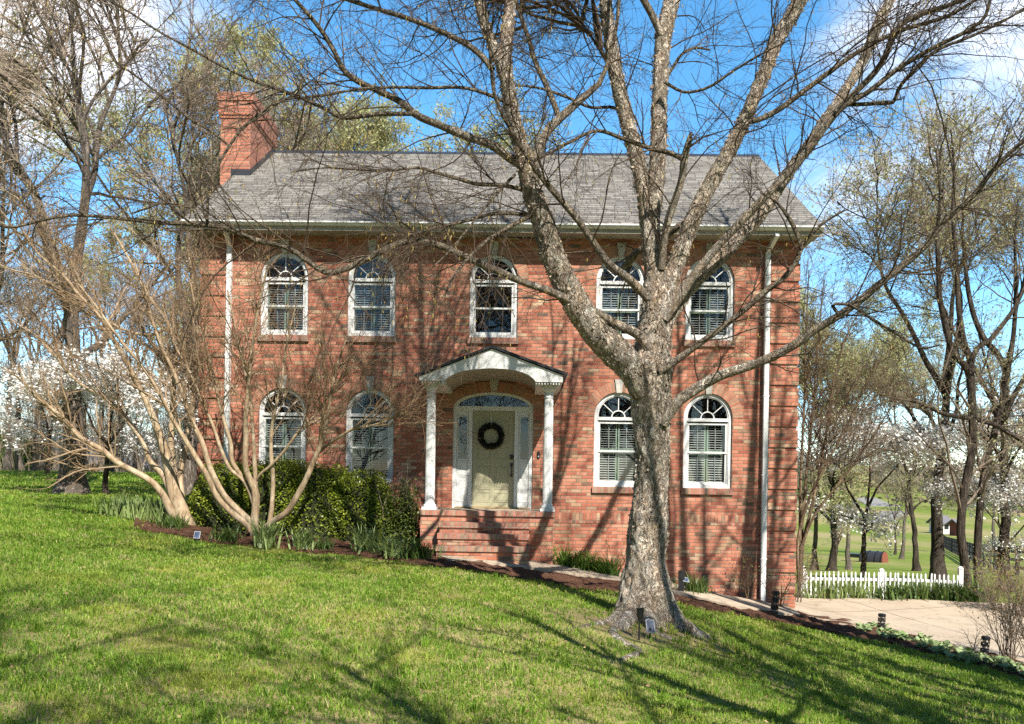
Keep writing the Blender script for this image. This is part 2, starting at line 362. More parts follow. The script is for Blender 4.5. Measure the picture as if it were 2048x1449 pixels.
def masonry(name, L, H, stops, mortar, joint, stagger=0.5, randrow=False, bump=0.6, rough=0.85, grime=0.25, fleck=0.12, spec=0.2, jv=None):
    t = NT(name); s = t.node('ShaderNodeSeparateXYZ'); t.l.new(t.uv(), s.inputs[0]); u, v = s.outputs[0], s.outputs[1]
    row = t.math('FLOOR', t.math('DIVIDE', v, H)); fv = t.math('FRACT', t.math('DIVIDE', v, H))
    if randrow:
        w = t.node('ShaderNodeTexWhiteNoise', noise_dimensions='1D'); t.l.new(row, w.inputs['W']); off = w.outputs['Value']
    else: off = t.math('MULTIPLY', t.math('MODULO', t.math('ABSOLUTE', row), 2.0), stagger)
    uu = t.math('ADD', t.math('DIVIDE', u, L), off); colm = t.math('FLOOR', uu); fu = t.math('FRACT', uu)
    cv = t.node('ShaderNodeCombineXYZ'); t.l.new(colm, cv.inputs[0]); t.l.new(row, cv.inputs[1])
    wn_ = t.node('ShaderNodeTexWhiteNoise', noise_dimensions='2D'); t.l.new(cv.outputs[0], wn_.inputs['Vector']); rnd = wn_.outputs['Value']
    col = t.ramp(rnd, stops, 'CONSTANT')
    ju, jvv = joint / L / 2, (joint if jv is None else jv) / H / 2
    eu = t.math('MINIMUM', fu, t.math('SUBTRACT', 1.0, fu)); ev = t.math('MINIMUM', fv, t.math('SUBTRACT', 1.0, fv))
    mu = t.mr(eu, ju * 0.7, ju * 1.5); mv = t.mr(ev, jvv * 0.7, jvv * 1.5); brick = t.math('MULTIPLY', mu, mv)
    big = t.noise(t.scale(t.uv(), (1, .45, 1)), 0.8, 6, 0.65); fine = t.noise(t.uv(), 38.0, 4, 0.6)
    col = t.mix(t.math('MULTIPLY', t.mr(fine, 0.35, 0.7), fleck), col, (0.75, 0.68, 0.6))
    col = t.mix(t.math('MULTIPLY', t.mr(big, 0.42, 0.72), grime), col, (0.5, 0.42, 0.36), 'MULTIPLY')
    col = t.mix(brick, mortar, col)
    t.bump(t.math('ADD', t.math('MULTIPLY', brick, 1.0), t.math('MULTIPLY', fine, 0.25)), bump, 0.012)
    return t.fin(col, rough, spec)
M = {}
RED = [(0.0, (.57, .218, .132)), (.20, (.46, .152, .090)), (.36, (.62, .272, .175)), (.51, (.52, .182, .108)), (.64, (.345, .100, .060)), (.72, (.60, .24, .142)),
       (.82, (.52, .315, .19)), (.885, (.28, .15, .092)), (.92, (.60, .395, .25)), (.955, (.39, .235, .145)), (.98, (.19, .115, .078))]
TAN = [(0.0, (.44, .17, .11)), (.3, (.42, .25, .16)), (.5, (.47, .20, .14)), (.68, (.33, .22, .14)), (.84, (.38, .14, .09))]
M['brick'] = masonry('brick_running', .2245, .0748, RED, (.25, .205, .16), .011, fleck=.05, grime=.38)
M['soldier'] = masonry('brick_soldier', .0748, .2245, RED, (.30, .24, .19), .010, stagger=0.0, fleck=.05)
M['rowlock'] = masonry('brick_rowlock', .0748, .30, TAN, (.34, .29, .24), .011, stagger=0.0)
M['arch'] = masonry('brick_arch', .0748, .60, [(0, (.50, .20, .115)), (.35, (.45, .16, .09)), (.6, (.52, .25, .15)), (.8, (.40, .20, .12))], (.40, .35, .27), .011, stagger=0.0, grime=.1)
M['chimney'] = masonry('brick_chimney', .2245, .0748, [(0, (.47, .150, .085)), (.3, (.39, .115, .065)), (.6, (.52, .185, .11)), (.85, (.33, .10, .06))], (.30, .25, .20), .013, grime=.1)
SH = [(0.0, (.180, .171, .154)), (.2, (.145, .138, .125)), (.4, (.22, .209, .187)), (.6, (.10, .096, .088)), (.75, (.185, .176, .158)), (.9, (.25, .237, .212))]
M['shingle'] = masonry('roof_shingle', .30, .145, SH, (.075, .072, .066), .012, randrow=True, bump=0.9, grime=.35, fleck=.2, jv=.022, spec=.15)
M['white'] = weathered('white_trim_paint', (.80, .80, .775))
M['soffit'] = plain('soffit_vinyl', (.40, .365, .30), .5, .06, 3.0)
M['stone'] = plain('keystone_limestone', (.55, .52, .46), .8, .15, 9.0, bump=.2)
M['black'] = plain('black_metal', (.018, .018, .02), .42, .2, 9.0, .5)
M['flashing'] = plain('flashing_metal', (.035, .036, .042), .4, .2, 5.0, .5)
M['green'] = plain('shutter_green', (.33, .41, .31), .5, .05, 4.0)
M['louver'] = plain('shutter_louver', (.56, .565, .53), .5, .05, 4.0)
M['door'] = plain('sage_door_paint', (.43, .405, .265), .45, .07, 2.5, .35)
M['brass'] = plain('oak_threshold', (.42, .30, .15), .5, .2, 12.0)
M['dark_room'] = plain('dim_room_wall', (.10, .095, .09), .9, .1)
M['wreath'] = plain('dark_foliage_wreath', (.010, .012, .010), .7, .4, 30.0)
M['chalk'] = weathered('weathered_white_wood', (.76, .76, .74))
def glass():
    t = NT('window_glass'); tr = t.node('ShaderNodeBsdfTransparent'); tr.inputs[0].default_value = (.86, .90, .90, 1)
    gl = t.node('ShaderNodeBsdfGlossy'); gl.inputs['Roughness'].default_value = 0.015
    n = t.noise(t.obj(), 1.6, 2); b = t.node('ShaderNodeBump'); b.inputs['Strength'].default_value = .05; b.inputs['Distance'].default_value = .05
    t.l.new(n, b.inputs['Height']); t.l.new(b.outputs[0], gl.inputs['Normal'])
    ge = t.node('ShaderNodeNewGeometry'); dp = t.node('ShaderNodeVectorMath', operation='DOT_PRODUCT'); t.l.new(ge.outputs['Normal'], dp.inputs[0]); t.l.new(ge.outputs['Incoming'], dp.inputs[1])
    fz = t.math('POWER', t.math('SUBTRACT', 1.0, t.math('ABSOLUTE', dp.outputs['Value'])), 5.0)
    mx = t.node('ShaderNodeMixShader'); t.put(mx.inputs[0], t.math('MULTIPLY_ADD', fz, .8, .13)); t.l.new(tr.outputs[0], mx.inputs[1]); t.l.new(gl.outputs[0], mx.inputs[2])
    t.l.new(mx.outputs[0], t.out.inputs[0]); return t.mat
M['glass'] = glass()
def leafy(name, c0, c1, trans=0.35, rough=0.5, spec=0.35, tint=None):
    """thin leaf: random colour per leaf, light passing through"""
    t = NT(name); r = t.attr('rnd'); c = t.mix(r, c0, c1)
    t.fin(c, rough, spec); ts = t.node('ShaderNodeBsdfTranslucent'); t.put(ts.inputs[0], t.mix(0.5, c, tint or c1))
    mx = t.node('ShaderNodeMixShader'); mx.inputs[0].default_value = trans; t.l.new(t.b.outputs[0], mx.inputs[1]); t.l.new(ts.outputs[0], mx.inputs[2])
    t.l.new(mx.outputs[0], t.out.inputs[0]); return t.mat
def twig(name, c0, c1, rough=.8):
    t = NT(name); r = t.attr('rnd'); n = t.noise(t.pos(), 7.0, 3); return t.fin(t.mix(t.math('MULTIPLY_ADD', n, .6, t.math('MULTIPLY', r, .5)), c0, c1), rough, .15)
def birch_bark():
    t = NT('river_birch_bark'); o = t.pos(); radius = t.attr('rad')
    wv = t.node('ShaderNodeTexNoise'); wv.inputs['Scale'].default_value = 7.0; wv.inputs['Detail'].default_value = 3; t.l.new(o, wv.inputs['Vector'])
    va = t.node('ShaderNodeVectorMath', operation='MULTIPLY_ADD'); t.l.new(wv.outputs['Color'], va.inputs[0]); va.inputs[1].default_value = (.16, .16, .22); t.l.new(o, va.inputs[2]); w = va.outputs[0]
    d = t.noise(t.scale(w, (1, 1, .38)), 10.0, 7, .66, .8); f = t.noise(t.scale(w, (1, 1, .22)), 15.0, 6, .62, 1.2)
    fis = t.math('ABSOLUTE', t.math('SUBTRACT', f, .5)); fl = t.noise(t.scale(w, (1, 1, .75)), 30.0, 5, .68, 1.0); big = t.noise(o, 1.9, 5, .6); hi = t.mr(t.noise(o, 2.0, 4), .40, .60)
    old = t.ramp(d, [(.26, (.15, .112, .078)), (.37, (.46, .375, .275)), (.48, (.67, .57, .44)), (.63, (.84, .76, .63))])
    pink = t.ramp(d, [(.26, (.20, .135, .09)), (.36, (.60, .43, .30)), (.47, (.78, .63, .49)), (.62, (.94, .87, .76))])
    c = t.mix(hi, old, pink); c = t.mix(t.math('MULTIPLY', t.mr(big, .50, .68), .5), c, (.27, .265, .16))
    c = t.mix(t.math('MULTIPLY', t.mr(fis, .055, .008), .75), c, (.06, .043, .030)); c = t.mix(t.math('MULTIPLY', t.mr(t.noise(t.scale(w, (1, 1, .09)), 5.0, 4, .6, 1.0), .54, .66), .55), c, (.60, .42, .27)); c = t.mix(t.math('MULTIPLY', t.mr(t.noise(o, 4.5, 4, .6), .60, .72), .6), c, (.30, .31, .23)); c = t.mix(t.mr(fl, .58, .67, 0, .85), c, (.065, .046, .032)); c = t.mix(t.mr(fl, .40, .30, 0, .55), c, (.85, .79, .69))
    small = t.mix(t.mr(t.noise(o, 30.0, 4), .4, .62), (.085, .066, .047), (.40, .33, .235)); sm = t.mr(radius, .03, .07); c = t.mix(sm, small, c)
    t.bump(t.math('ADD', t.math('MULTIPLY', d, 1.5), t.math('ADD', t.mr(fis, 0, .10), t.math('MULTIPLY', fl, -.9))), 1.0, .035)
    return t.fin(c, .85, .12)
M['birch'] = birch_bark()
M['flake'] = leafy('peeling_bark', (.12, .085, .06), (.66, .55, .43), .15, .8, .1)
M['twig'] = twig('birch_twig', (.035, .026, .020), (.15, .108, .075))
M['catkin'] = leafy('birch_catkin', (.44, .33, .09), (.68, .52, .17), .2, .7, .1)
def bark(name, c0, c1, sc=9.0, cr=14.0):
    t = NT(name); o = t.pos(); v = t.scale(o, (1, 1, .14)); d = t.noise(v, sc, 6, .65, .8); k = t.math('ABSOLUTE', t.math('SUBTRACT', t.noise(v, sc * 1.6, 5, .6, 1.0), .5))
    c = t.mix(t.mr(d, .3, .7), c0, c1); c = t.mix(t.math('MULTIPLY', t.mr(k, .05, 0), .8), c, tuple(x * .35 for x in c0))
    t.bump(t.math('ADD', d, t.mr(k, 0, .12)), .9, .04); return t.fin(c, .9, .1)
M['bark_grey'] = bark('grey_tree_bark', (.13, .105, .085), (.34, .29, .24))
M['bark_dark'] = bark('dark_tree_bark', (.05, .04, .033), (.17, .135, .105))
M['twig_grey'] = twig('grey_brown_twig', (.20, .150, .110), (.46, .36, .27))
M['twig_dark'] = twig('dark_twig', (.09, .072, .054), (.25, .195, .145))
def myrtle():
    t = NT('crape_myrtle_bark'); o = t.pos(); r = t.attr('rad'); d = t.noise(t.scale(o, (1, 1, .3)), 10.0, 4, .6, .8)
    c = t.ramp(d, [(.3, (.20, .140, .085)), (.46, (.36, .255, .155)), (.66, (.52, .40, .265))]); n = t.noise(o, 6.0, 3)
    c = t.mix(t.mr(t.noise(o, 3.2, 4, .65), .52, .62, 0, .6), c, (.55, .45, .31)); c = t.mix(t.mr(t.noise(t.scale(o, (1, 1, .5)), 24.0, 4, .6), .60, .70, 0, .55), c, (.13, .085, .055)); t.bump(d, .5, .01); s = t.mix(n, (.20, .125, .068), (.40, .27, .155)); return t.fin(t.mix(t.mr(r, .006, .02), s, c), .6, .25)
M['myrtle'] = myrtle()
M['bud'] = leafy('pale_leaf_buds', (.36, .37, .14), (.62, .61, .33), .4, .6, .2)
M['bud_green'] = leafy('fresh_green_leaves', (.16, .22, .045), (.40, .44, .13), .4, .6, .2)
M['blossom'] = leafy('white_dogwood_bracts', (.80, .79, .74), (.92, .91, .88), .25, .6, .2)
M['blossom_pink'] = leafy('pinkish_dogwood_bracts', (.78, .66, .63), (.88, .82, .78), .25, .6, .2)
M['hedge_leaf'] = leafy('hedge_leaves', (.07, .125, .011), (.42, .47, .048), .28, .36, .55, (.33, .42, .03))
M['azalea_leaf'] = leafy('azalea_leaves', (.05, .085, .014), (.17, .21, .04), .2, .45, .4)
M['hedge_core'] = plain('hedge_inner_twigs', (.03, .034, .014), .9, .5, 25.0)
M['iris'] = leafy('iris_leaves', (.17, .25, .06), (.38, .47, .18), .3, .45, .4)
M['daylily'] = leafy('daylily_leaves', (.10, .19, .03), (.24, .38, .07), .35, .4, .4)
M['liriope'] = leafy('strappy_dark_leaves', (.045, .09, .02), (.15, .22, .05), .25, .4, .4)
M['lamb'] = leafy('grey_green_rosettes', (.17, .26, .085), (.42, .50, .25), .2, .7, .2)
M['nandina'] = leafy('bronze_leaves', (.16, .075, .025), (.30, .20, .05), .3, .5, .3)
M['ever'] = leafy('evergreen_leaves', (.03, .07, .012), (.11, .19, .03), .2, .5, .3)
M['far_twigs'] = leafy('far_wood_twigs', (.13, .10, .08), (.27, .22, .17), .1, .9, .05)
def blades():
    t = NT('grass_blades'); r = t.attr('rnd'); h = t.attr('hgt'); o = t.pos(); p = t.noise(o, .75, 4, .6); q = t.noise(o, .22, 3)
    g = t.ramp(r, [(0, (.075, .17, .014)), (.35, (.165, .31, .026)), (.68, (.28, .43, .05)), (.86, (.44, .50, .11)), (1, (.62, .54, .25))])
    g = t.mix(t.math('MULTIPLY', t.mr(p, .52, .68), .5), g, (.50, .48, .09)); g = t.mix(t.math('MULTIPLY', t.mr(t.noise(o, 1.7, 4, .6), .54, .68), .65), g, (.10, .20, .018)); g = t.mix(t.math('MULTIPLY', t.mr(q, .52, .70), .25), g, (.12, .24, .022)); g = t.mix(t.math('MULTIPLY', t.mr(t.noise(o, 3.6, 3, .5), .62, .70), .7), g, (.55, .45, .24))
    t.fin(g, .5, .3); ts = t.node('ShaderNodeBsdfTranslucent'); t.put(ts.inputs[0], t.mix(.5, g, (.36, .48, .04)))
    mx = t.node('ShaderNodeMixShader'); mx.inputs[0].default_value = .38; t.l.new(t.b.outputs[0], mx.inputs[1]); t.l.new(ts.outputs[0], mx.inputs[2]); t.l.new(mx.outputs[0], t.out.inputs[0]); return t.mat
M['blades'] = blades()
def lawn():
    t = NT('lawn_ground'); o = t.pos(); p = t.noise(o, .75, 4, .6); f = t.noise(o, 16.0, 5, .7); q = t.noise(t.scale(o, (1, .25, 1)), .05, 4, .6); r = t.noise(o, .012, 4)
    c = t.mix(t.mr(f, .3, .7), (.075, .12, .018), (.23, .29, .042)); c = t.mix(t.math('MULTIPLY', t.mr(p, .5, .68), .55), c, (.34, .33, .07))
    c = t.mix(t.math('MULTIPLY', t.mr(q, .47, .62), .75), c, (.38, .29, .15)); tb_ = P(1290, 1247, 10.5); ds = t.node('ShaderNodeVectorMath', operation='DISTANCE'); t.l.new(o, ds.inputs[0]); ds.inputs[1].default_value = tuple(tb_)
    wear = t.mr(t.math('ADD', ds.outputs['Value'], t.math('MULTIPLY', t.noise(o, 1.6, 4, .6), 1.6)), 1.3, 2.3, 1, 0, True); c = t.mix(t.math('MULTIPLY', wear, .85), c, t.mix(f, (.13, .085, .05), (.34, .25, .16)))
    t.bump(f, .6, .04); return t.fin(c, .9, .1)
M['lawn'] = lawn()
def mulch():
    t = NT('bark_mulch'); o = t.pos(); a = t.noise(t.scale(o, (1, 2.4, 1)), 26.0, 6, .7, .6); b = t.noise(o, 3.0, 4); k = t.vor(t.scale(o, (1, 1.8, 1)), 32.0)
    c = t.ramp(a, [(.28, (.045, .022, .014)), (.48, (.15, .075, .048)), (.62, (.25, .135, .088)), (.8, (.42, .27, .19))]); c = t.mix(t.mr(b, .45, .7, 0, .5), c, (.12, .06, .04))
    t.bump(t.math('ADD', a, k), 1.0, .04); return t.fin(c, .95, .08)
M['mulch'] = mulch()
def concrete():
    t = NT('concrete'); o = t.pos(); a = t.noise(o, .6, 5, .6); b = t.noise(o, 22.0, 5, .65)
    c = t.mix(t.mr(a, .3, .7), (.46, .37, .27), (.55, .45, .335)); c = t.mix(t.mr(b, .5, .75, 0, .3), c, (.36, .31, .25)); 
    c = t.mix(t.mr(t.noise(o, 2.2, 5, .7), .50, .70, 0, .65), c, (.31, .25, .175)); k_ = t.math('ABSOLUTE', t.math('SUBTRACT', t.noise(o, .55, 4, .55, .6), .5)); c = t.mix(t.math('MULTIPLY', t.mr(k_, .004, 0), .6), c, (.16, .13, .10)); c = t.mix(t.mr(t.noise(t.scale(o, (.25, 2.2, 1)), 1.6, 4, .6), .55, .75, 0, .3), c, (.30, .25, .19)); t.bump(b, .25, .005); return t.fin(c, .85, .2)
M['concrete'] = concrete()
M['gravel'] = plain('gravel_road', (.27, .255, .23), .9, .2, .8)
M['red_wood'] = plain('red_painted_boards', (.26, .06, .035), .7, .25, 3.0)
M['brick_far'] = plain('far_red_brick', (.22, .07, .05), .9, .2, 2.0)
M['roof_far'] = plain('far_grey_roof', (.17, .165, .18), .9, .15, 2.0)
M['panel'] = plain('solar_cell', (.10, .13, .20), .15, .15, 12.0, .6)
M['panel_rim'] = plain('solar_panel_rim', (.55, .56, .58), .4, .08, 4.0)
M['tan_wood'] = plain('tan_wood', (.42, .30, .18), .8, .2, 5.0)

# ================================================================== THE HOUSE
NARC = 24
house = thing('brick_house', 'two storey red brick house with arched white windows and a small gabled porch', 'house', (0, 0, -1.0))
def hb(mb, name, mats, parent=house, **kw):
    for i, p in enumerate(mb.v): mb.v[i] = (p[0], p[1], p[2] + 1.0)      # the house empty stands at z = -1
    return mb.build(name, mats, parent, **kw)
WX0, WX1 = Py(402, 620, 0)[0], Py(1594, 800, 0)[0]
EY = -0.50
Z_GT, Z_GB = Py(1000, 447, EY)[2], Py(1000, 462, EY)[2]
Z_SOF = Z_GB + 0.02
YR = 4.45; Z_R = Py(1000, 307, YR)[2]
SLOPE = (Z_R - Z_GT) / (YR - EY)
RX0, RX1 = Py(365, 450, EY)[0], Py(1646, 451, EY)[0]
HB = 9.0                                                # back wall
r_w = 0.525
ZU_T, ZU_B = Py(988, 509, 0)[2], Py(987, 676, 0)[2]
ZL_T, ZL_B = Py(1415, 787, 0)[2], Py(1415, 977, 0)[2]
ZU_S, ZL_S = ZU_T - r_w, ZL_T - r_w
cxs = [(Py(a, 600, 0)[0] + Py(b, 900, 0)[0]) / 2 for a, b in ((569.5, 563), (744, 738), (1243, 1234.5), (1420, 1415.5))]
cx3 = Py(987.3, 600, 0)[0]
DX0, DX1 = Py(905, 900, 0)[0], Py(1066, 900, 0)[0]
DCX, DA = (DX0 + DX1) / 2, (DX1 - DX0) / 2
Z_DT, Z_DS = Py(985, 784.5, 0)[2], Py(985, 816, 0)[2]
def arch_pts(cx, zs, a, b, n=NARC): return [(cx + a * math.cos(math.pi - math.pi * i / n), zs + b * math.sin(math.pi * i / n)) for i in range(n + 1)]
# openings per column of the front wall: (x0, x1, z0, zs, a, b)
cols = [(c, [(c, r_w, ZL_B, ZL_S, r_w, r_w), (c, r_w, ZU_B, ZU_S, r_w, r_w)]) for c in cxs]
cols.insert(2, (DCX, [(DCX, DA, -0.02, Z_DS, DA, Z_DT - Z_DS), (cx3, r_w, ZU_B, ZU_S, r_w, r_w)]))
w = MB(); REV = 0.13; zb, zt = -3.2, Z_SOF + 0.30
xc = WX0
def rect(x0, x1, z0, z1): 
    if x1 - x0 > 1e-4 and z1 - z0 > 1e-4: w.face([(x0, 0, z0), (x1, 0, z0), (x1, 0, z1), (x0, 0, z1)])
for c, ops in cols:
    X0 = min(o[0] - o[1] for o in ops); X1 = max(o[0] + o[1] for o in ops)
    rect(xc, X0, zb, zt); z = zb
    for (ox, hw, z0, zs, a, b) in ops:
        rect(X0, X1, z, z0); z1 = zs + b
        rect(X0, ox - hw, z0, z1); rect(ox + hw, X1, z0, z1)
        ap = arch_pts(ox, zs, a, b)
        for i in range(NARC):
            (xa, za), (xb, zb_) = ap[i], ap[i + 1]
            w.face([(xa, 0, za), (xb, 0, zb_), (xb, 0, z1), (xa, 0, z1)])
        loop = [(ox - hw, z0)] + ap + [(ox + hw, z0)]                       # reveal, faces looking into the opening
        for i in range(len(loop)):
            (xa, za), (xb, zb_) = loop[i], loop[(i + 1) % len(loop)]
            w.face([(xa, 0, za), (xa, REV, za), (xb, REV, zb_), (xb, 0, zb_)])
        z = z1
    rect(X0, X1, z, zt); xc = X1
rect(xc, WX1, zb, zt)
zg = lambda y: Z_GT + SLOPE * (y - EY) - 0.16
w.face([(WX0, HB, zb), (WX0, 0, zb), (WX0, 0, zt), (WX0, YR, zg(YR)), (WX0, HB, zt)])
w.face([(WX1, 0, zb), (WX1, HB, zb), (WX1, HB, zt), (WX1, YR, zg(YR)), (WX1, 0, zt)])
w.face([(WX1, HB, zb), (WX0, HB, zb), (WX0, HB, zt), (WX1, HB, zt)])
wall = hb(w, 'wall', M['brick'])
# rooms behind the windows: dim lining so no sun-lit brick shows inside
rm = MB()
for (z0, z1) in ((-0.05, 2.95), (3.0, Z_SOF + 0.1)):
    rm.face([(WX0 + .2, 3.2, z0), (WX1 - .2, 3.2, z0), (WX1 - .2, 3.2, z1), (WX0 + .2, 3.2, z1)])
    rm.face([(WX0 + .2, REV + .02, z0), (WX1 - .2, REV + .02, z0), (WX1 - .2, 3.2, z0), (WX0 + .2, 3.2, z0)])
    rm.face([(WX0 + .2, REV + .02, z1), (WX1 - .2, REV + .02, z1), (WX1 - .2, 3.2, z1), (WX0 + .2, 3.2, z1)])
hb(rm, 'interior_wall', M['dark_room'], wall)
# corner quoins: five-course blocks standing 2.5 cm proud
QH = .0748 * 5
for x0, x1 in ((WX0 - .022, WX0 + .60), (WX1 - .60, WX1 + .022)):
    z = -2.62; q = MB()
    while z < Z_SOF - .1:
        q.box(x0, x1, -.028, .0 if False else -.0, z, min(z + QH, Z_SOF + .05), 0, skip='+y'); z += .0748 * 6
    hb(q, 'quoin_column', M['brick'], wall)
# soldier courses
def course(x0, x1, zc):
    if x1 - x0 < .06: return
    c = MB(); c.face([(x0, -.004, zc - .1122), (x1, -.004, zc - .1122), (x1, -.004, zc + .1122), (x0, -.004, zc + .1122)]); hb(c, 'soldier_course', M['soldier'], wall)
zc = Py(1500, 750, 0)[2]; gaps = sorted([(c - .78, c + .78) for c in cxs] + [(Py(838, 760, 0)[0], Py(1130, 760, 0)[0])]); x = WX0 + .60
for a, b in gaps + [(WX1 - .60, 0)]: course(x, a, zc); x = max(x, b)
zc = Py(1450, 1041, 0)[2]; course(DX1 + .45, WX1 - .60, zc); course(WX0 + .6, DX0 - .6, zc)

# ---- windows
def offset_arch(cx, z0, zs, a, b): return [(cx - a, z0)] + arch_pts(cx, zs, a, b) + [(cx + a, z0)]
def rectl(x0, x1, z0, z1): return [(x0, z0), (x0, z1), (x1, z1), (x1, z0)]
wrng = np.random.default_rng(17)
def make_window(cx, z0, zs, shutters=True):
    r = r_w; f = MB()
    f.ring(offset_arch(cx, z0, zs, r - .004, r - .004), offset_arch(cx, z0 + .075, zs, r - .072, r - .072), .048, .125)
    f.ring(offset_arch(cx, z0 + .06, zs, r - .06, r - .06), offset_arch(cx, z0 + .09, zs, r - .095, r - .095), .066, .12)
    tb = zs - .05; f.box(cx - r + .07, cx + r - .07, .040, .12, tb - .035, tb + .035)            # transom bar
    zm = (z0 + .10 + tb - .04) / 2 + (.0 if shutters else .0)
    si, so = r - .135, r - .088
    f.ring(rectl(cx - so, cx + so, zm - .02, tb - .06), rectl(cx - si, cx + si, zm + .022, tb - .105), .078, .115)    # upper sash
    f.ring(rectl(cx - so, cx + so, z0 + .07, zm + .018), rectl(cx - si, cx + si, z0 + .135, zm - .022), .092, .125)   # lower sash
    f.box(cx - so, cx + so, .070, .10, zm - .014, zm + .016)                                                         # meeting rail
    o = hb(f, 'window', M['white'], house)
    m = MB(); rf = r - .10; y0, y1 = .070, .088; zf = tb + .033
    for an in (40, 90, 140):
        ca, sa = math.cos(rad(an)), math.sin(rad(an))
        m.bar((cx + .15 * ca, .079, zf + .15 * sa), (cx + (rf + .0) * ca, .079, zf + (rf - .0 + .03 * sa) * sa), .018, .018)
    m.ring([(cx + .155 * math.cos(t), zf + .155 * math.sin(t)) for t in np.linspace(0, math.pi, 17)],
           [(cx + .132 * math.cos(t), zf + .132 * math.sin(t)) for t in np.linspace(0, math.pi, 17)], .070, .088, closed=False)
    hb(m, 'muntin', M['white'], o)
    g = MB(); ap = [(cx + (rf + .02) * math.cos(t), max(zs - .02, zs) + (rf + .02) * math.sin(t)) for t in np.linspace(0, math.pi, 21)]
    g.face([(x, .092, z) for x, z in [(cx - rf - .02, zf - .02)] + ap[::-1] + [(cx + rf + .02, zf - .02)]][::-1])
    g.face([(x, .096, z) for x, z in ((cx - si - .01, zm + .01), (cx + si + .01, zm + .01), (cx + si + .01, tb - .09), (cx - si - .01, tb - .09))])
    g.face([(x, .110, z) for x, z in ((cx - si - .01, z0 + .12), (cx + si + .01, z0 + .12), (cx + si + .01, zm - .01), (cx - si - .01, zm - .01))])
    hb(g, 'glass', M['glass'], o)
    if shutters:
        s = MB(); ys = .17
        for z_a, z_b in ((z0 + .09, zm - .005), (zm + .012, tb - .07)):
            for sx in (-1, 1):
                tl = .012 * (.3 + 1.2 * wrng.random())
                xa, xb = (cx + sx * .012, cx + sx * (si + .02)); xa, xb = min(xa, xb), max(xa, xb)
                s.ring(rectl(xa, xb, z_a, z_b), rectl(xa + .035, xb - .03, z_a + .05, z_b - .035), ys, ys + .028, 0)
                z = z_a + .062
                while z < z_b - .045:
                    s.face([(xa + .034, ys - .012, z - tl), (xb - .029, ys - .012, z - tl), (xb - .029, ys + .038, z + tl), (xa + .034, ys + .038, z + tl)], 1)
                    s.face([(xa + .034, ys + .038, z + tl + .005), (xb - .029, ys + .038, z + tl + .005), (xb - .029, ys - .012, z - tl + .005), (xa + .034, ys - .012, z - tl + .005)], 1)
                    s.face([(xa + .034, ys - .012, z - tl), (xb - .029, ys - .012, z - tl), (xb - .029, ys - .012, z - tl + .005), (xa + .034, ys - .012, z - tl + .005)], 1)
                    z += .0515
                xm = (xa + xb) / 2 - sx * .02; s.box(xm - .006, xm + .006, ys - .022, ys - .014, z_a + .06, z_b - .05, 1)
        hb(s, 'shutter', [M['green'], M['louver']], o)
    si_ = MB(); si_.box(cx - r - .03, cx + r + .03, -.055, .05, z0 - .135, z0 - .002, 0)
    hb(si_, 'sill', M['rowlock'], o)
    a = MB(); ro, ri = r + .225, r; N = 32
    for i in range(N):
        t0, t1 = math.pi * i / N, math.pi * (i + 1) / N
        pts = [(cx + R_ * math.cos(t), -.006, zs + R_ * math.sin(t)) for R_, t in ((ri, t0), (ro, t0), (ro, t1), (ri, t1))]
        um = (r + .11)
        a.face(pts, 0, [(t0 * um + .0374, .05), (t0 * um + .0374, .275), (t1 * um + .0374, .275), (t1 * um + .0374, .05)])
        a.face([pts[1], (pts[1][0], 0, pts[1][2]), (pts[2][0], 0, pts[2][2]), pts[2]])
    hb(a, 'brick_arch', M['arch'], o)
    k = MB(); k.prism([(cx - .055, zs + r - .02), (cx + .055, zs + r - .02), (cx + .095, zs + r + .27), (cx - .095, zs + r + .27)], -.035, .02)
    hb(k, 'keystone', M['stone'], o)
    return o
for c in cxs:
    make_window(c, ZL_B, ZL_S); make_window(c, ZU_B, ZU_S)
make_window(cx3, ZU_B, ZU_S, False)
# lamp globe hanging in the room behind the middle window
lg = Py(997, 590, 0.9); lm = MB(); lm.lathe([(.005, lg[2] - .14), (.10, lg[2] - .09), (.14, lg[2]), (.10, lg[2] + .09), (.02, lg[2] + .14), (.012, lg[2] + .16), (.008, Z_SOF + .1)], lg[0], .9, 20)
hb(lm, 'hall_lamp', plain('amber_glass_globe', (.55, .33, .2), .4, .1), house, smooth=True)

# ---- main roof
rf = MB(); TH = .10
for sy in (0, 1):
    ya, za = (EY - .03, Z_GT + .02 - .03 * SLOPE), (YR, Z_R)
    L = math.hypot(YR - EY, Z_R - Z_GT)
    yb = EY - .03 if sy == 0 else 2 * YR - EY + .03; zb0 = Z_GT - .03 * SLOPE + .02
    A = [(RX0, yb, zb0), (RX1, yb, zb0), (RX1, YR, Z_R), (RX0, YR, Z_R)]
    uv = [(RX0, 0), (RX1, 0), (RX1, L), (RX0, L)]
    if sy: A = A[::-1]; uv = uv[::-1]
    rf.face(A, 0, uv)
    B = [(x, y, z - TH) for x, y, z in A][::-1]; rf.face(B, 1)
    for i in range(4):
        j = (i + 1) % 4; (a, b) = (A[i], A[j]); rf.face([b, a, (a[0], a[1], a[2] - TH), (b[0], b[1], b[2] - TH)], 1)
roof = hb(rf, 'roof', [M['shingle'], M['white']])
rc = MB(); 
for s in (-1, 1):
    e = [(RX0, YR, Z_R + .03), (RX1, YR, Z_R + .03), (RX1, YR + s * .15, Z_R + .02 - .15 * SLOPE), (RX0, YR + s * .15, Z_R + .02 - .15 * SLOPE)]
    rc.face(e if s > 0 else e[::-1], 0, [(p[0], abs(p[1] - YR)) for p in (e if s > 0 else e[::-1])])
    e2 = [(p[0], p[1], p[2] - .025) for p in e]
    rc.face([e[2], e[3], e2[3], e2[2]], 0)
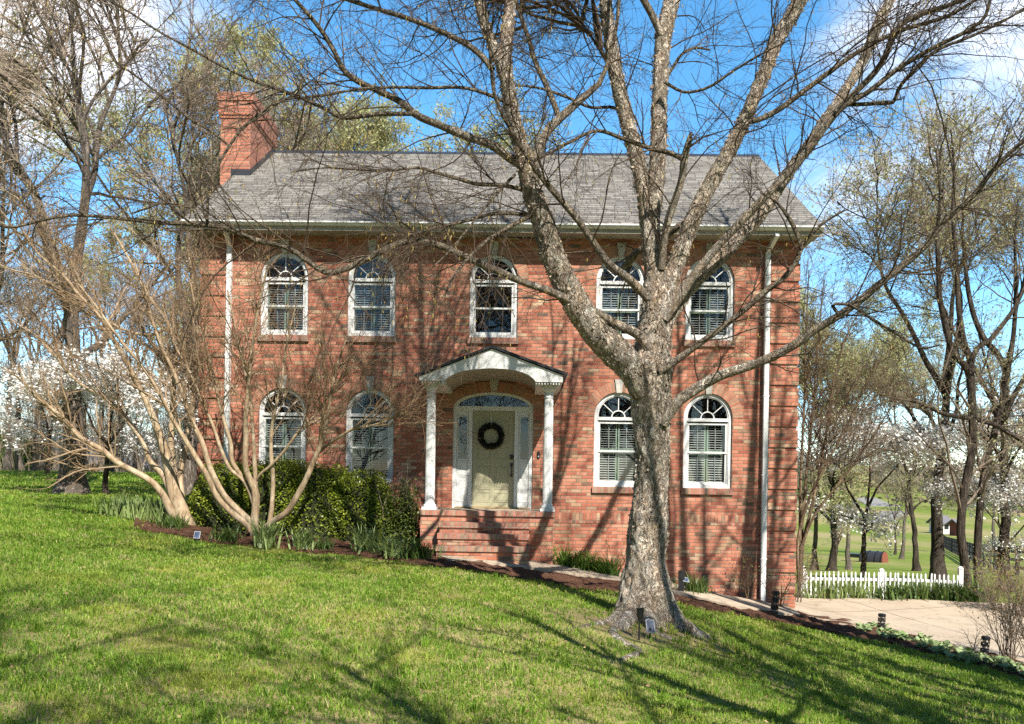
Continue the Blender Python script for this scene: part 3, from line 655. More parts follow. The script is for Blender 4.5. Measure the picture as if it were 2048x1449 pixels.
hb(rc, 'ridge_cap', M['flashing'], roof)
so = MB(); so.box(RX0 + .02, RX1 - .02, EY + .02, .0, Z_SOF - .02, Z_SOF + .02); so.box(RX0 + .02, RX1 - .02, EY + .0, EY + .03, Z_SOF - .05, Z_GT - .05)
for x0, x1 in ((RX0 + .02, WX0), (WX1, RX1 - .02)): so.face([(x0, 0, Z_SOF), (x1, 0, Z_SOF), (x1, 8.5, Z_SOF), (x0, 8.5, Z_SOF)])
hb(so, 'soffit', M['soffit'], roof)
for x0, x1 in ((RX0 + .01, RX0 + .05), (RX1 - .05, RX1 - .01)):                      # rake boards
    pass
gu = MB(); gt, gb = Z_GT - .03, Z_GB + .055
prof = [(-.0, gb), (-.062, gb + .004), (-.088, gb + .045), (-.10, gb + .085), (-.118, gt - .022), (-.118, gt), (-.105, gt), (-.105, gt - .02), (-.01, gt - .02)]
for i in range(len(prof) - 1):
    (a, za), (b, zb2) = prof[i], prof[i + 1]
    gu.face([(RX0, EY + b, zb2), (RX0, EY + a, za), (RX1, EY + a, za), (RX1, EY + b, zb2)][::-1])
for x in (RX0, RX1): gu.face([(x, EY + a, z) for a, z in prof])
hb(gu, 'gutter', M['white'], roof)
# ---- downspouts
for px_t, px_b, ypb in ((462, 452, 960), (1536, 1525, 1203)):
    x = (Py(px_t, 520, -.06)[0] + Py(px_b, ypb - 60, -.06)[0]) / 2; zbot = Py(px_b, ypb, -.06)[2]
    d = MB(); hw = .052
    d.box(x - hw, x + hw, -.125, -.035, zbot, Z_SOF - .30)
    d.bar((x, -.08, Z_SOF - .28), (x + .06, EY - .02, Z_SOF - .04), .10, .08, up=(1, 0, 0))
    for z in (zbot + .9, zbot + 2.7, zbot + 4.4): d.box(x - hw - .012, x + hw + .012, -.129, -.032, z, z + .03)
    ds = hb(d, 'downspout', M['white'], house)
    e = MB(); e.box(x - .065, x + .065, -.30, -.03, zbot - .12, zbot + .02); hb(e, 'drain_boot', M['black'], ds)
# ---- chimney
dF = P(500, 352, 1.0) - CAM; tt = (Z_GT + SLOPE * (CAM[1] - EY) - CAM[2]) / (dF[2] - SLOPE * dF[1]); cF = CAM + dF * tt
cR, cY = cF[0], cF[1]; cL = Py(441, 300, cY)[0]; cT = Py(475, 187, cY)[2]
lo, hi = cY + .5, cY + 5
for _ in range(40):
    mid = (lo + hi) / 2
    if Py(549, 280, mid)[0] < cR: hi = mid
    else: lo = mid
cB = min((lo + hi) / 2, YR + 1.2)
ch = MB(); ch.box(cL, cR, cY, cB, -.5, cT - .62, skip='+z-z')
for k, (o_, h0, h1) in enumerate(((.025, .62, .545), (.05, .545, .20), (.075, .20, .0))): ch.box(cL - o_, cR + o_, cY - o_, cB + o_, cT - h0, cT - h1)
chim = hb(ch, 'chimney', M['chimney'], house)
fl = MB(); t_ = .012; rz = lambda y: Z_GT + SLOPE * (y - EY)
fx0 = Py(462, 350, cY)[0]
fl.box(fx0, cR + t_, cY - t_, cY, rz(cY) - .03, rz(cY) + .16)
yk = min(cB, YR); fl.face([(cR + t_, cY - t_, rz(cY) - .03), (cR + t_, yk, rz(yk) - .03), (cR + t_, yk, rz(yk) + .17), (cR + t_, cY - t_, rz(cY) + .16)])
fl.face([(cR, cY, rz(cY) + .16), (cR + t_, cY - t_, rz(cY) + .16), (cR + t_, yk, rz(yk) + .17), (cR, yk, rz(yk) + .17)])
hb(fl, 'flashing', M['flashing'], chim)

# ---- porch
YP = -1.72
def pp(px, py): v = Py(px, py, YP); return (v[0], v[2])
top_l, apex, top_r = pp(835, 751), pp(984, 695), pp(1130, 749)
archp = [pp(*a) for a in ((889, 763), (895, 756), (906, 749.5), (919, 744.5), (934, 741), (949, 739), (966, 737.6), (982, 737), (998, 737.6), (1015, 739), (1031, 741.6), (1045, 745), (1057, 750.5), (1066, 757), (1071.5, 763))]
zbm = (archp[0][1] + archp[-1][1]) / 2; archp[0] = (archp[0][0], zbm); archp[-1] = (archp[-1][0], zbm)
xl, xr = pp(838, 765)[0], pp(1125.5, 765)[0]
poly = [(xl, zbm)] + archp + [(xr, zbm), (xr, top_r[1] - .02), (apex[0], apex[1] - .03), (xl, top_l[1] - .02)]
pr = MB(); n = len(poly)
pr.face([(x, YP, z) for x, z in poly], 0)
for i in range(n):
    (xa, za), (xb, zb2) = poly[i], poly[(i + 1) % n]
    pr.face([(xa, 0, za), (xb, 0, zb2), (xb, YP, zb2), (xa, YP, za)], 1 if 1 <= i < len(archp) else 0)
porch = hb(pr, 'porch_roof', [M['white'], M['soffit']], house)
for xa, xb in ((xl + .05, archp[0][0] - .0), (archp[-1][0] + .0, xr - .05)):
    bm_ = MB(); bm_.box(xa, xb, YP + .10, -.002, zbm - .06, zbm, 0)
    k = xa
    while k < xb - .03: bm_.box(k, k + .028, YP + .02, YP + .101, zbm - .045, zbm, 0); k += .056     # dentils
    hb(bm_, 'porch_beam', M['white'], porch)
ps = MB()
for (a, b) in ((top_l, apex), (apex, top_r)):
    ov = .045; dx, dz = b[0] - a[0], b[1] - a[1]; L = math.hypot(dx, dz); nx, nz = -dz / L, dx / L
    a2 = (a[0] - dx / L * ov, a[1] - dz / L * ov) if a is top_l else a; b2 = (b[0] + dx / L * ov, b[1] + dz / L * ov) if b is top_r else b
    q4 = [(a2[0], a2[1] - .012), (b2[0], b2[1] - .012), (b2[0] + nx * .035, b2[1] + nz * .035), (a2[0] + nx * .035, a2[1] + nz * .035)]
    ps.prism(q4, YP - .05, -.002)
hb(ps, 'porch_shingles', M['flashing'], porch)
PY0 = -1.62; PX_0, PX_1 = Py(841, 1030, PY0)[0], Py(1107, 1030, PY0)[0]
pl = MB(); pl.box(PX_0, PX_1, PY0, -.001, -1.6, -.105, 0); pl.box(PX_0 - .02, PX_1 + .02, PY0 - .03, -.001, -.105, -.004, 1)
plat = hb(pl, 'porch_platform', [M['brick'], M['rowlock']], house)
pf = MB(); pf.face([(PX_0 + .2, PY0 + .2, .0), (PX_1 - .2, PY0 + .2, .0), (PX_1 - .2, -.001, .0), (PX_0 + .2, -.001, .0)])
hb(pf, 'porch_floor', M['concrete'], plat)
z_st = [Py(965, y, PY0 - d)[2] for y, d in ((1046, .30), (1068.5, .60), (1093, .90))]; zg_ = -1.5
for k, z in enumerate(z_st):
    x0 = Py((879, 876, 873)[k], 1060, PY0 - .3 * (k + 1))[0]; x1 = Py(1058, 1060, PY0 - .3 * (k + 1))[0]; yf = PY0 - .30 * (k + 1)
    s = MB(); s.box(x0, x1, yf, PY0 - .30 * k - .032, zg_, z - .102, 0); s.box(x0 - .015, x1 + .015, yf - .03, PY0 - .30 * k - .032, z - .102, z, 1)
    hb(s, 'step', [M['brick'], M['rowlock']], plat)
for pt, pb_ in ((864, 858), (1099, 1093.5)):
    x = (Py(pt, 790, -1.42)[0] + Py(pb_, 1015, -1.42)[0]) / 2; c = MB()
    zt_ = zbm - .06
    c.lathe([(.128, .055), (.132, .075), (.122, .10), (.104, .115), (.104, .135), (.097, .15), (.097, 1.2), (.088, zt_ - .24), (.088, zt_ - .23), (.100, zt_ - .22), (.100, zt_ - .20), (.088, zt_ - .19), (.088, zt_ - .11), (.11, zt_ - .075), (.118, zt_ - .06)], x, -1.42, 40, 0, (5, 7, .075))
    c.box(x - .145, x + .145, -1.565, -1.275, .0, .055); c.box(x - .128, x + .128, -1.548, -1.292, zt_ - .06, zt_ - .001)
    hb(c, 'column', M['white'], porch)
# ---- door unit
YD = .07
dx = lambda p: Py(p, 900, YD)[0]
dz = lambda y: Py(985, y, YD)[2]
du = MB()
oa = offset_arch(DCX, .0, Z_DS, DA - .003, Z_DT - Z_DS - .003); ia = offset_arch(DCX, .02, Z_DS, DA - .085, Z_DT - Z_DS - .06)
du.ring(oa, ia, YD - .03, YD + .06)
zh0, zh1 = dz(822), dz(813.5); du.box(DX0 + .08, DX1 - .08, YD - .02, YD + .05, zh0, zh1)
for a, b in ((937, 944.5), (1028.5, 1036)): du.box(dx(a), dx(b), YD - .02, YD + .05, .03, zh0)
zga, zgb = dz(919), dz(834.5)
sls = ((911.5, 937, 916.5, 934), (1036, 1060, 1040.5, 1056))
for xa, xb, ga, gb_ in sls:
    du.ring(rectl(dx(xa) - .02, dx(xb) + .01, .03, zh0), rectl(dx(ga), dx(gb_), zga, zgb), YD + .0, YD + .04)
    du.ring(rectl(dx(ga) - .02, dx(gb_) + .02, zga - .02, zgb + .02), rectl(dx(ga), dx(gb_), zga, zgb), YD - .012, YD)
    du.ring(rectl(dx(ga) - .02, dx(gb_) + .03, .14, .70), rectl(dx(ga) + .0, dx(gb_) + .01, .16, .68), YD - .01, YD)
    du.ring(rectl(dx(ga) - .02, dx(gb_) + .03, .72, zga - .05), rectl(dx(ga) + .0, dx(gb_) + .01, .74, zga - .07), YD - .008, YD)
frame = hb(du, 'door_frame', M['white'], house)
gl = MB()
for xa, xb, ga, gb_ in sls: gl.face([(dx(ga) - .005, YD + .02, zga - .005), (dx(gb_) + .005, YD + .02, zga - .005), (dx(gb_) + .005, YD + .02, zgb + .005), (dx(ga) - .005, YD + .02, zgb + .005)])
el = [(DCX + (DA - .07) * math.cos(t), Z_DS - .0 + (Z_DT - Z_DS - .05) * math.sin(t)) for t in np.linspace(0, math.pi, 25)]
gl.face([(x, YD + .02, z) for x, z in [(DCX + DA - .08, zh1 - .01)] + el + [(DCX - DA + .08, zh1 - .01)]])
hb(gl, 'sidelight_glass', M['glass'], frame)
th = MB(); th.box(dx(911), dx(1061), YD - .06, YD + .05, .005, .035); hb(th, 'threshold', M['brass'], frame)
d0, d1 = dx(945), dx(1028); dr = MB(); dr.box(d0, d1, YD + .012, YD + .05, .038, zh0 - .004)
dw = d1 - d0
for za, zb2 in ((.14, .36), (.42, .92), (1.06, 1.92)):
    for xa, xb in ((d0 + .11, d0 + dw / 2 - .045), (d0 + dw / 2 + .045, d1 - .11)):
        dr.ring(rectl(xa, xb, za, zb2), rectl(xa + .02, xb - .02, za + .02, zb2 - .02), YD + .004, YD + .012)
        dr.face([(xa + .035, YD + .008, za + .035), (xb - .035, YD + .008, za + .035), (xb - .035, YD + .008, zb2 - .035), (xa + .035, YD + .008, zb2 - .035)])
door = hb(dr, 'front_door', M['door'], house)
hd = MB(); hx, hz = dx(1023.5), dz(940); kz = dz(914)
lk = MB(); lk.box(hx - .035, hx + .035, YD - .025, YD + .012, kz - .05, kz + .05)
lk.lathe([(.02, kz - .02), (.024, kz), (.02, kz + .02)], hx, YD - .03, 12)
hb(lk, 'door_lock', M['black'], door)
hd.box(hx - .03, hx + .03, YD - .01, YD + .012, hz + .08, hz + .15); hd.box(hx - .022, hx + .022, YD - .01, YD + .012, hz - .15, hz - .09)
for a, b in (((hx, YD - .0, hz + .10), (hx, YD - .05, hz + .07)), ((hx, YD - .05, hz + .07), (hx, YD - .06, hz - .04)), ((hx, YD - .06, hz - .04), (hx, YD - .0, hz - .12))): hd.bar(a, b, .024, .022, up=(1, 0, 0))
hb(hd, 'handle', M['black'], door)
kk = MB(); kz0 = Z_DT + .01; kcx = Py(988, 780, 0)[0]
kk.prism([(kcx - .06, kz0), (kcx + .06, kz0), (kcx + .115, kz0 + .30), (kcx - .115, kz0 + .30)], -.05, .02); hb(kk, 'keystone', M['stone'], house)
da = MB(); N = 40
for i in range(N):
    t0, t1 = math.pi * i / N, math.pi * (i + 1) / N
    b_ = Z_DT - Z_DS
    def ep(t, g): return (DCX + (DA + g) * math.cos(t), -.006, Z_DS + (b_ + g) * math.sin(t))
    s0, s1 = t0 * 1.05 * DA, t1 * 1.05 * DA
    da.face([ep(t0, 0), ep(t0, .225), ep(t1, .225), ep(t1, 0)], 0, [(s0, .05), (s0, .275), (s1, .275), (s1, .05)])
hb(da, 'brick_arch', M['arch'], house)
db = MB(); bx, bz = Py(1077, 910, 0)[0], Py(1077, 910, 0)[2]; db.box(bx - .028, bx + .028, -.03, 0, bz - .075, bz + .075); db.box(bx - .012, bx + .012, -.034, -.03, bz - .05, bz - .026, 1)
hb(db, 'doorbell', [M['black'], M['panel_rim']], house)
# ---- wreath on the door
wc = np.array([Py(982, 873, YD - .05)[0], YD - .045, Py(982, 873, YD - .05)[2]]); rg = np.random.default_rng(5)
nn = 5200; th_ = rg.random(nn) * 2 * math.pi; ph = rg.random(nn) * 2 * math.pi; rr_ = .072 * np.sqrt(rg.random(nn))
R0 = .228 + .010 * (vnoise(np.stack([np.cos(th_) * 3, np.sin(th_) * 3, th_ * 0], 1), 2) - .5) * 2 + rr_ * np.cos(ph); pos = np.stack([R0 * np.cos(th_), np.clip(rr_ * np.sin(ph), -.06, .03), R0 * np.sin(th_)], 1)
Vw, Fw, rw = cards(pos, .016, rg, aspect=.35)
wreath = mesh_np('door_wreath', Vw, [Fw], leafy('wreath_needles', (.006, .007, .006), (.022, .026, .02), .05, .6), attrs={'rnd': rw})
wreath.location = tuple(wc); tag(wreath, 'round black needle wreath hanging on the sage green front door', 'wreath')
hk = MB(); hk.box(-.006, .006, -.02, -.014, .20, .47); hk.build('ribbon', M['chalk'], wreath)

# ================================================================== GROUND AND PAVING
def spaced(a, b, d0, far, g=1.22):
    core = list(np.arange(a, b + 1e-6, d0)); lo, hi = [], []; s, x = d0, a
    while x > -far: s *= g; x -= s; lo.append(x)
    s, x = d0, b
    while x < far: s *= g; x += s; hi.append(x)
    return np.array(lo[::-1] + core + hi)
gx = spaced(-13, 16, .22, 1500); gy = spaced(-19, 26, .22, 1600)
gy = gy[gy > -60]
XX, YY = np.meshgrid(gx, gy); ZZ = G(XX, YY)
small = (vnoise(np.stack([XX * 1.3, YY * 1.3, XX * 0], -1), 3) - .5) * .05
ZZ = ZZ + small * ((np.abs(XX) < 30) & (YY < 26) & (YY > -30))
ny, nx = XX.shape; ii = np.arange(ny * nx).reshape(ny, nx)
Fq = np.stack([ii[:-1, :-1], ii[:-1, 1:], ii[1:, 1:], ii[1:, :-1]], -1).reshape(-1, 4)
ground = mesh_np('lawn', np.stack([XX, YY, ZZ], -1).reshape(-1, 3), [Fq], M['lawn'], smooth=True)
tag(ground, 'wide sloping lawn and fields of short spring grass', 'lawn', kind='structure')
def GZ(x, y): return G(x, y) + (vnoise(np.stack([np.asarray(x) * 1.3, np.asarray(y) * 1.3, np.asarray(x) * 0.0], -1), 3) - .5) * .05
def strip(name, e0, e1, mat, lift, n=60, m=14, label=None, cat=None, rough=0.0):
    a = resample(np.array(e0), n); b = resample(np.array(e1), n); t = np.linspace(0, 1, m)[None, :, None]
    g = a[:, None, :] * (1 - t) + b[:, None, :] * t; g = np.concatenate([g, np.zeros((n, m, 1))], 2)
    g[..., 2] = GZ(g[..., 0], g[..., 1]) + lift
    if rough: g[..., 2] += rough * (vnoise(np.stack([g[..., 0] * 7, g[..., 1] * 7, g[..., 0] * 0], -1), 9) - .3)
    top = g.reshape(-1, 3); ids = np.arange(n * m).reshape(n, m)
    F = np.stack([ids[:-1, :-1], ids[1:, :-1], ids[1:, 1:], ids[:-1, 1:]], -1).reshape(-1, 4)
    per = np.concatenate([ids[:, 0], ids[-1, 1:], ids[-2::-1, -1], ids[0, -2:0:-1]]); lowv = top[per].copy(); lowv[:, 2] -= lift + .12
    k = len(per); lo_ = np.arange(k) + n * m; S = np.stack([per, lo_, np.roll(lo_, -1), np.roll(per, -1)], -1)
    o = mesh_np(name, np.concatenate([top, lowv]), [F, S], mat, smooth=False)
    return tag(o, label, cat, kind='structure')
BORDER_PX = [(268, 1058), (330, 1070), (400, 1084), (520, 1096), (640, 1108), (760, 1120), (860, 1134), (960, 1147), (1075, 1165), (1132, 1178), (1235, 1189), (1329, 1203),
             (1379, 1214), (1437, 1227), (1496, 1238), (1554, 1247), (1605, 1254), (1700, 1277), (1769, 1287), (1821, 1303), (1872, 1314), (1941, 1331), (2048, 1361), (2160, 1395)]
border = np.array([onG(*p)[:2] for p in BORDER_PX])
bedfar = np.array([(-8.2, 1.2), (-7.2, .3), (-5.5, -.0), (0, -.0), (4, -.0), (6.3, -.0), (6.9, -.35), (8.0, -.7)] + [tuple(onG(*p)[:2]) for p in ((1760, 1259), (1850, 1281), (1950, 1306), (2048, 1333), (2160, 1365))])
strip('mulch_bed', border, bedfar, M['mulch'], .02, 260, 60, 'brown bark mulch bed along the house front and driveway edge', 'mulch', rough=.09)
wk_far = [onG(*p)[:2] for p in ((880, 1121), (960, 1122), (1041, 1126.5), (1235, 1151), (1320, 1168), (1422, 1192), (1481, 1201), (1540, 1214), (1592, 1224))]
wk_near = [onG(*p)[:2] for p in ((905, 1130), (960, 1133), (1041, 1143), (1180, 1161), (1320, 1184), (1400, 1203), (1470, 1219), (1545, 1231), (1600, 1237))]
strip('walkway', wk_near, wk_far, M['concrete'], .075, 60, 8, 'narrow concrete walk sloping along the house front', 'walkway')
dv_near = [onG(*p)[:2] for p in ((1585, 1236), (1640, 1244), (1700, 1257), (1760, 1262), (1850, 1284), (1950, 1309), (2048, 1336), (2200, 1378))]
dv_far = [(WX1 + .05, 3.0)] + [tuple(onG(*p)[:2]) for p in ((1700, 1199), (1800, 1203), (1920, 1208), (2048, 1212))] + [(17, 2.2)]
# the driveway begins at the house corner
dv_near[0] = np.array([WX1 + .03, -.35])
drive = strip('driveway', dv_near, dv_far, M['concrete'], .045, 50, 30, 'pale concrete driveway beside the house corner', 'driveway')
def joint(a, b, wd_=.012):
    a, b = np.array(a), np.array(b); n_ = 24; p = a + (b - a) * np.linspace(0, 1, n_)[:, None]; d = (b - a) / np.linalg.norm(b - a); nrm = np.array([-d[1], d[0]]) * wd_ / 2
    L = np.concatenate([p - nrm, p + nrm]); z = GZ(L[:, 0], L[:, 1]) + .05
    i = np.arange(n_ - 1); return np.column_stack([L, z]), np.stack([i, i + 1, i + 1 + n_, i + n_], -1)
jv = []; jf = []; off = 0
for a, b in (((1690, 1205), (2010, 1290)), ((1590, 1213), (1720, 1240)), ((1640, 1226), (1990, 1212))):
    V_, F_ = joint(onG(*a)[:2], onG(*b)[:2]); jv.append(V_); jf.append(F_ + off); off += len(V_)
jo = mesh_np('control_joint', np.concatenate(jv), [np.concatenate(jf)], plain('joint_dark_strip', (.13, .11, .09), .9), drive)  # narrow dark strips draw the control joints in the concrete
rp = [P(px, py, D)[:2] for px, py, D in ((1600, 1056, 130), (1650, 1050, 150), (1720, 1043, 170), (1760, 1020, 220), (1700, 1005, 300))]
rp = np.array(rp); rn_ = rp + np.array([(1, 4), (1, 4), (5, 3), (8, 1), (9, 0)])
strip('gravel_road', rp, rn_, M['gravel'], .06, 40, 5, 'pale gravel lane curving across the far field', 'road')

# ================================================================== GRASS (blades on the lawn)
rg = np.random.default_rng(11)
def in_lawn(x, y):
    yb = np.interp(x, border[:, 0], border[:, 1], left=99, right=border[-1, 1])
    ok = (y < yb - .02) | (x < border[0, 0] - .1 * 0) 
    return ok & ~((x > -8.5) & (y > 1.0))
def scatter(n, x0, x1, y0, y1): return x0 + (x1 - x0) * rg.random(n), y0 + (y1 - y0) * rg.random(n)
bl = []
def zone(x0, x1, y0, y1, dens, h, wdt, fov=1.12):
    n = int((x1 - x0) * (y1 - y0) * dens); x, y = scatter(n, x0, x1, y0, y1)
    D = y - CAM[1]; k = in_lawn(x, y) & (np.abs(x - CAM[0] + D * math.tan(YAW)) < .625 * D * fov + .9)
    cl = vnoise(np.stack([x * 2.2, y * 2.2, x * 0], -1), 21); k &= rg.random(n) < .45 + .8 * cl; tx, ty = P(1290, 1247, 10.5)[:2]; k &= (rg.random(n) < .12 + .88 * sstep(.6, 2.1, np.hypot(x - tx, y - ty + .3) + 1.2 * (cl - .5)))
    x, y = x[k], y[k]; c2 = .5 * vnoise(np.stack([x * 3.1, y * 3.1, x * 0], -1), 5) + .5 * vnoise(np.stack([x * 8.5, y * 8.5, x * 0], -1), 6)
    bl.append((x, y, h * (.15 + 1.15 * c2 ** 1.3 + .55 * rg.random(len(x))), np.full(len(x), wdt) * (.7 + .6 * rg.random(len(x)))))
zone(-6, 8, -14.0, -9.6, 3000, .060, .0040)
zone(-9, 12, -9.6, -5.5, 1700, .066, .0054)
zone(-13, 12, -5.5, 1.5, 1000, .068, .0075)
zone(-20, -6.0, 1.5, 12, 330, .09, .014)
zone(-34, -8.4, 12, 26, 90, .10, .03)
def tufts(n, x0, x1, y0, y1, h):
    x, y = scatter(n, x0, x1, y0, y1); k = in_lawn(x, y) & (rg.random(n) < .15 + 1.5 * (vnoise(np.stack([x * .8, y * .8, x * 0], -1), 31) - .35)); x, y = x[k], y[k]; m = 16
    X = np.repeat(x, m) + rg.standard_normal(len(x) * m) * .022; Y = np.repeat(y, m) + rg.standard_normal(len(x) * m) * .022; bl.append((X, Y, np.repeat(h * (.6 + .8 * rg.random(len(x))), m) * (.6 + .6 * rg.random(len(X))), np.full(len(X), .0052)))
tufts(1300, -5, 7, -13.8, -9, .10); tufts(1500, -9, 10, -9, -3.5, .10); tufts(600, -16, -5, -4, 8, .10)
x, y, h, wd_ = [np.concatenate(q_) for q_ in zip(*bl)]
z = GZ(x, y) - .008; N = len(x); a = rg.random(N) * 2 * math.pi; ln = .25 + .95 * rg.random(N)
dxy = np.stack([np.cos(a), np.sin(a)], 1); b2 = a + math.pi / 2 + .6 * rg.standard_normal(N); sd_ = np.stack([np.cos(b2), np.sin(b2)], 1) * wd_[:, None]
base = np.stack([x, y, z], 1); mid = base.copy(); mid[:, :2] += dxy * (h * .28 * ln)[:, None]; mid[:, 2] += h * .62
tip = base.copy(); tip[:, :2] += dxy * (h * .85 * ln)[:, None]; tip[:, 2] += h * (1.05 - .35 * ln)
S3 = np.concatenate([sd_, np.zeros((N, 1))], 1)
Vg = np.stack([base - S3, base + S3, mid + S3 * .8, mid - S3 * .8, tip], 1).reshape(-1, 3); i5 = np.arange(N) * 5
rnd = np.repeat(np.clip(rg.random(N) * .9 + .1 * rg.standard_normal(N), 0, 1), 5); hg = np.tile([0, 0, .6, .6, 1.0], N)
grass = mesh_np('grass', Vg, [np.stack([i5, i5 + 1, i5 + 2, i5 + 3], -1), np.stack([i5 + 3, i5 + 2, i5 + 4], -1)], M['blades'], attrs={'rnd': rnd, 'hgt': hg})
tag(grass, 'short bright green lawn grass blades with yellowish patches', 'grass', kind='stuff')
print('blades', N)

# fallen leaves and bits of twig lying in the grass and mulch
x, y = scatter(2600, -9, 11, -14, -.5); k = (np.abs(x - CAM[0]) < .66 * (y - CAM[1]) + .5) & ~((np.abs(x) < 1.6) & (y > -3)); x, y = x[k], y[k]; z = GZ(x, y) + .03 + .035 * rg.random(len(x))
Vl_, Fl_, rl_ = cards(np.stack([x, y, z], 1), .017, rg, up=(0, 0, 1.6), aspect=.6)
tag(mesh_np('fallen_leaves', Vl_, [Fl_], leafy('dry_leaves', (.16, .085, .04), (.46, .33, .18), .15, .7, .1), attrs={'rnd': rl_}), 'dry brown leaf bits scattered over lawn and mulch', 'leaf litter', kind='stuff')

# ================================================================== THE BIRCH IN FRONT OF THE HOUSE
TB = onG(1290, 1243); TD = depth(TB)
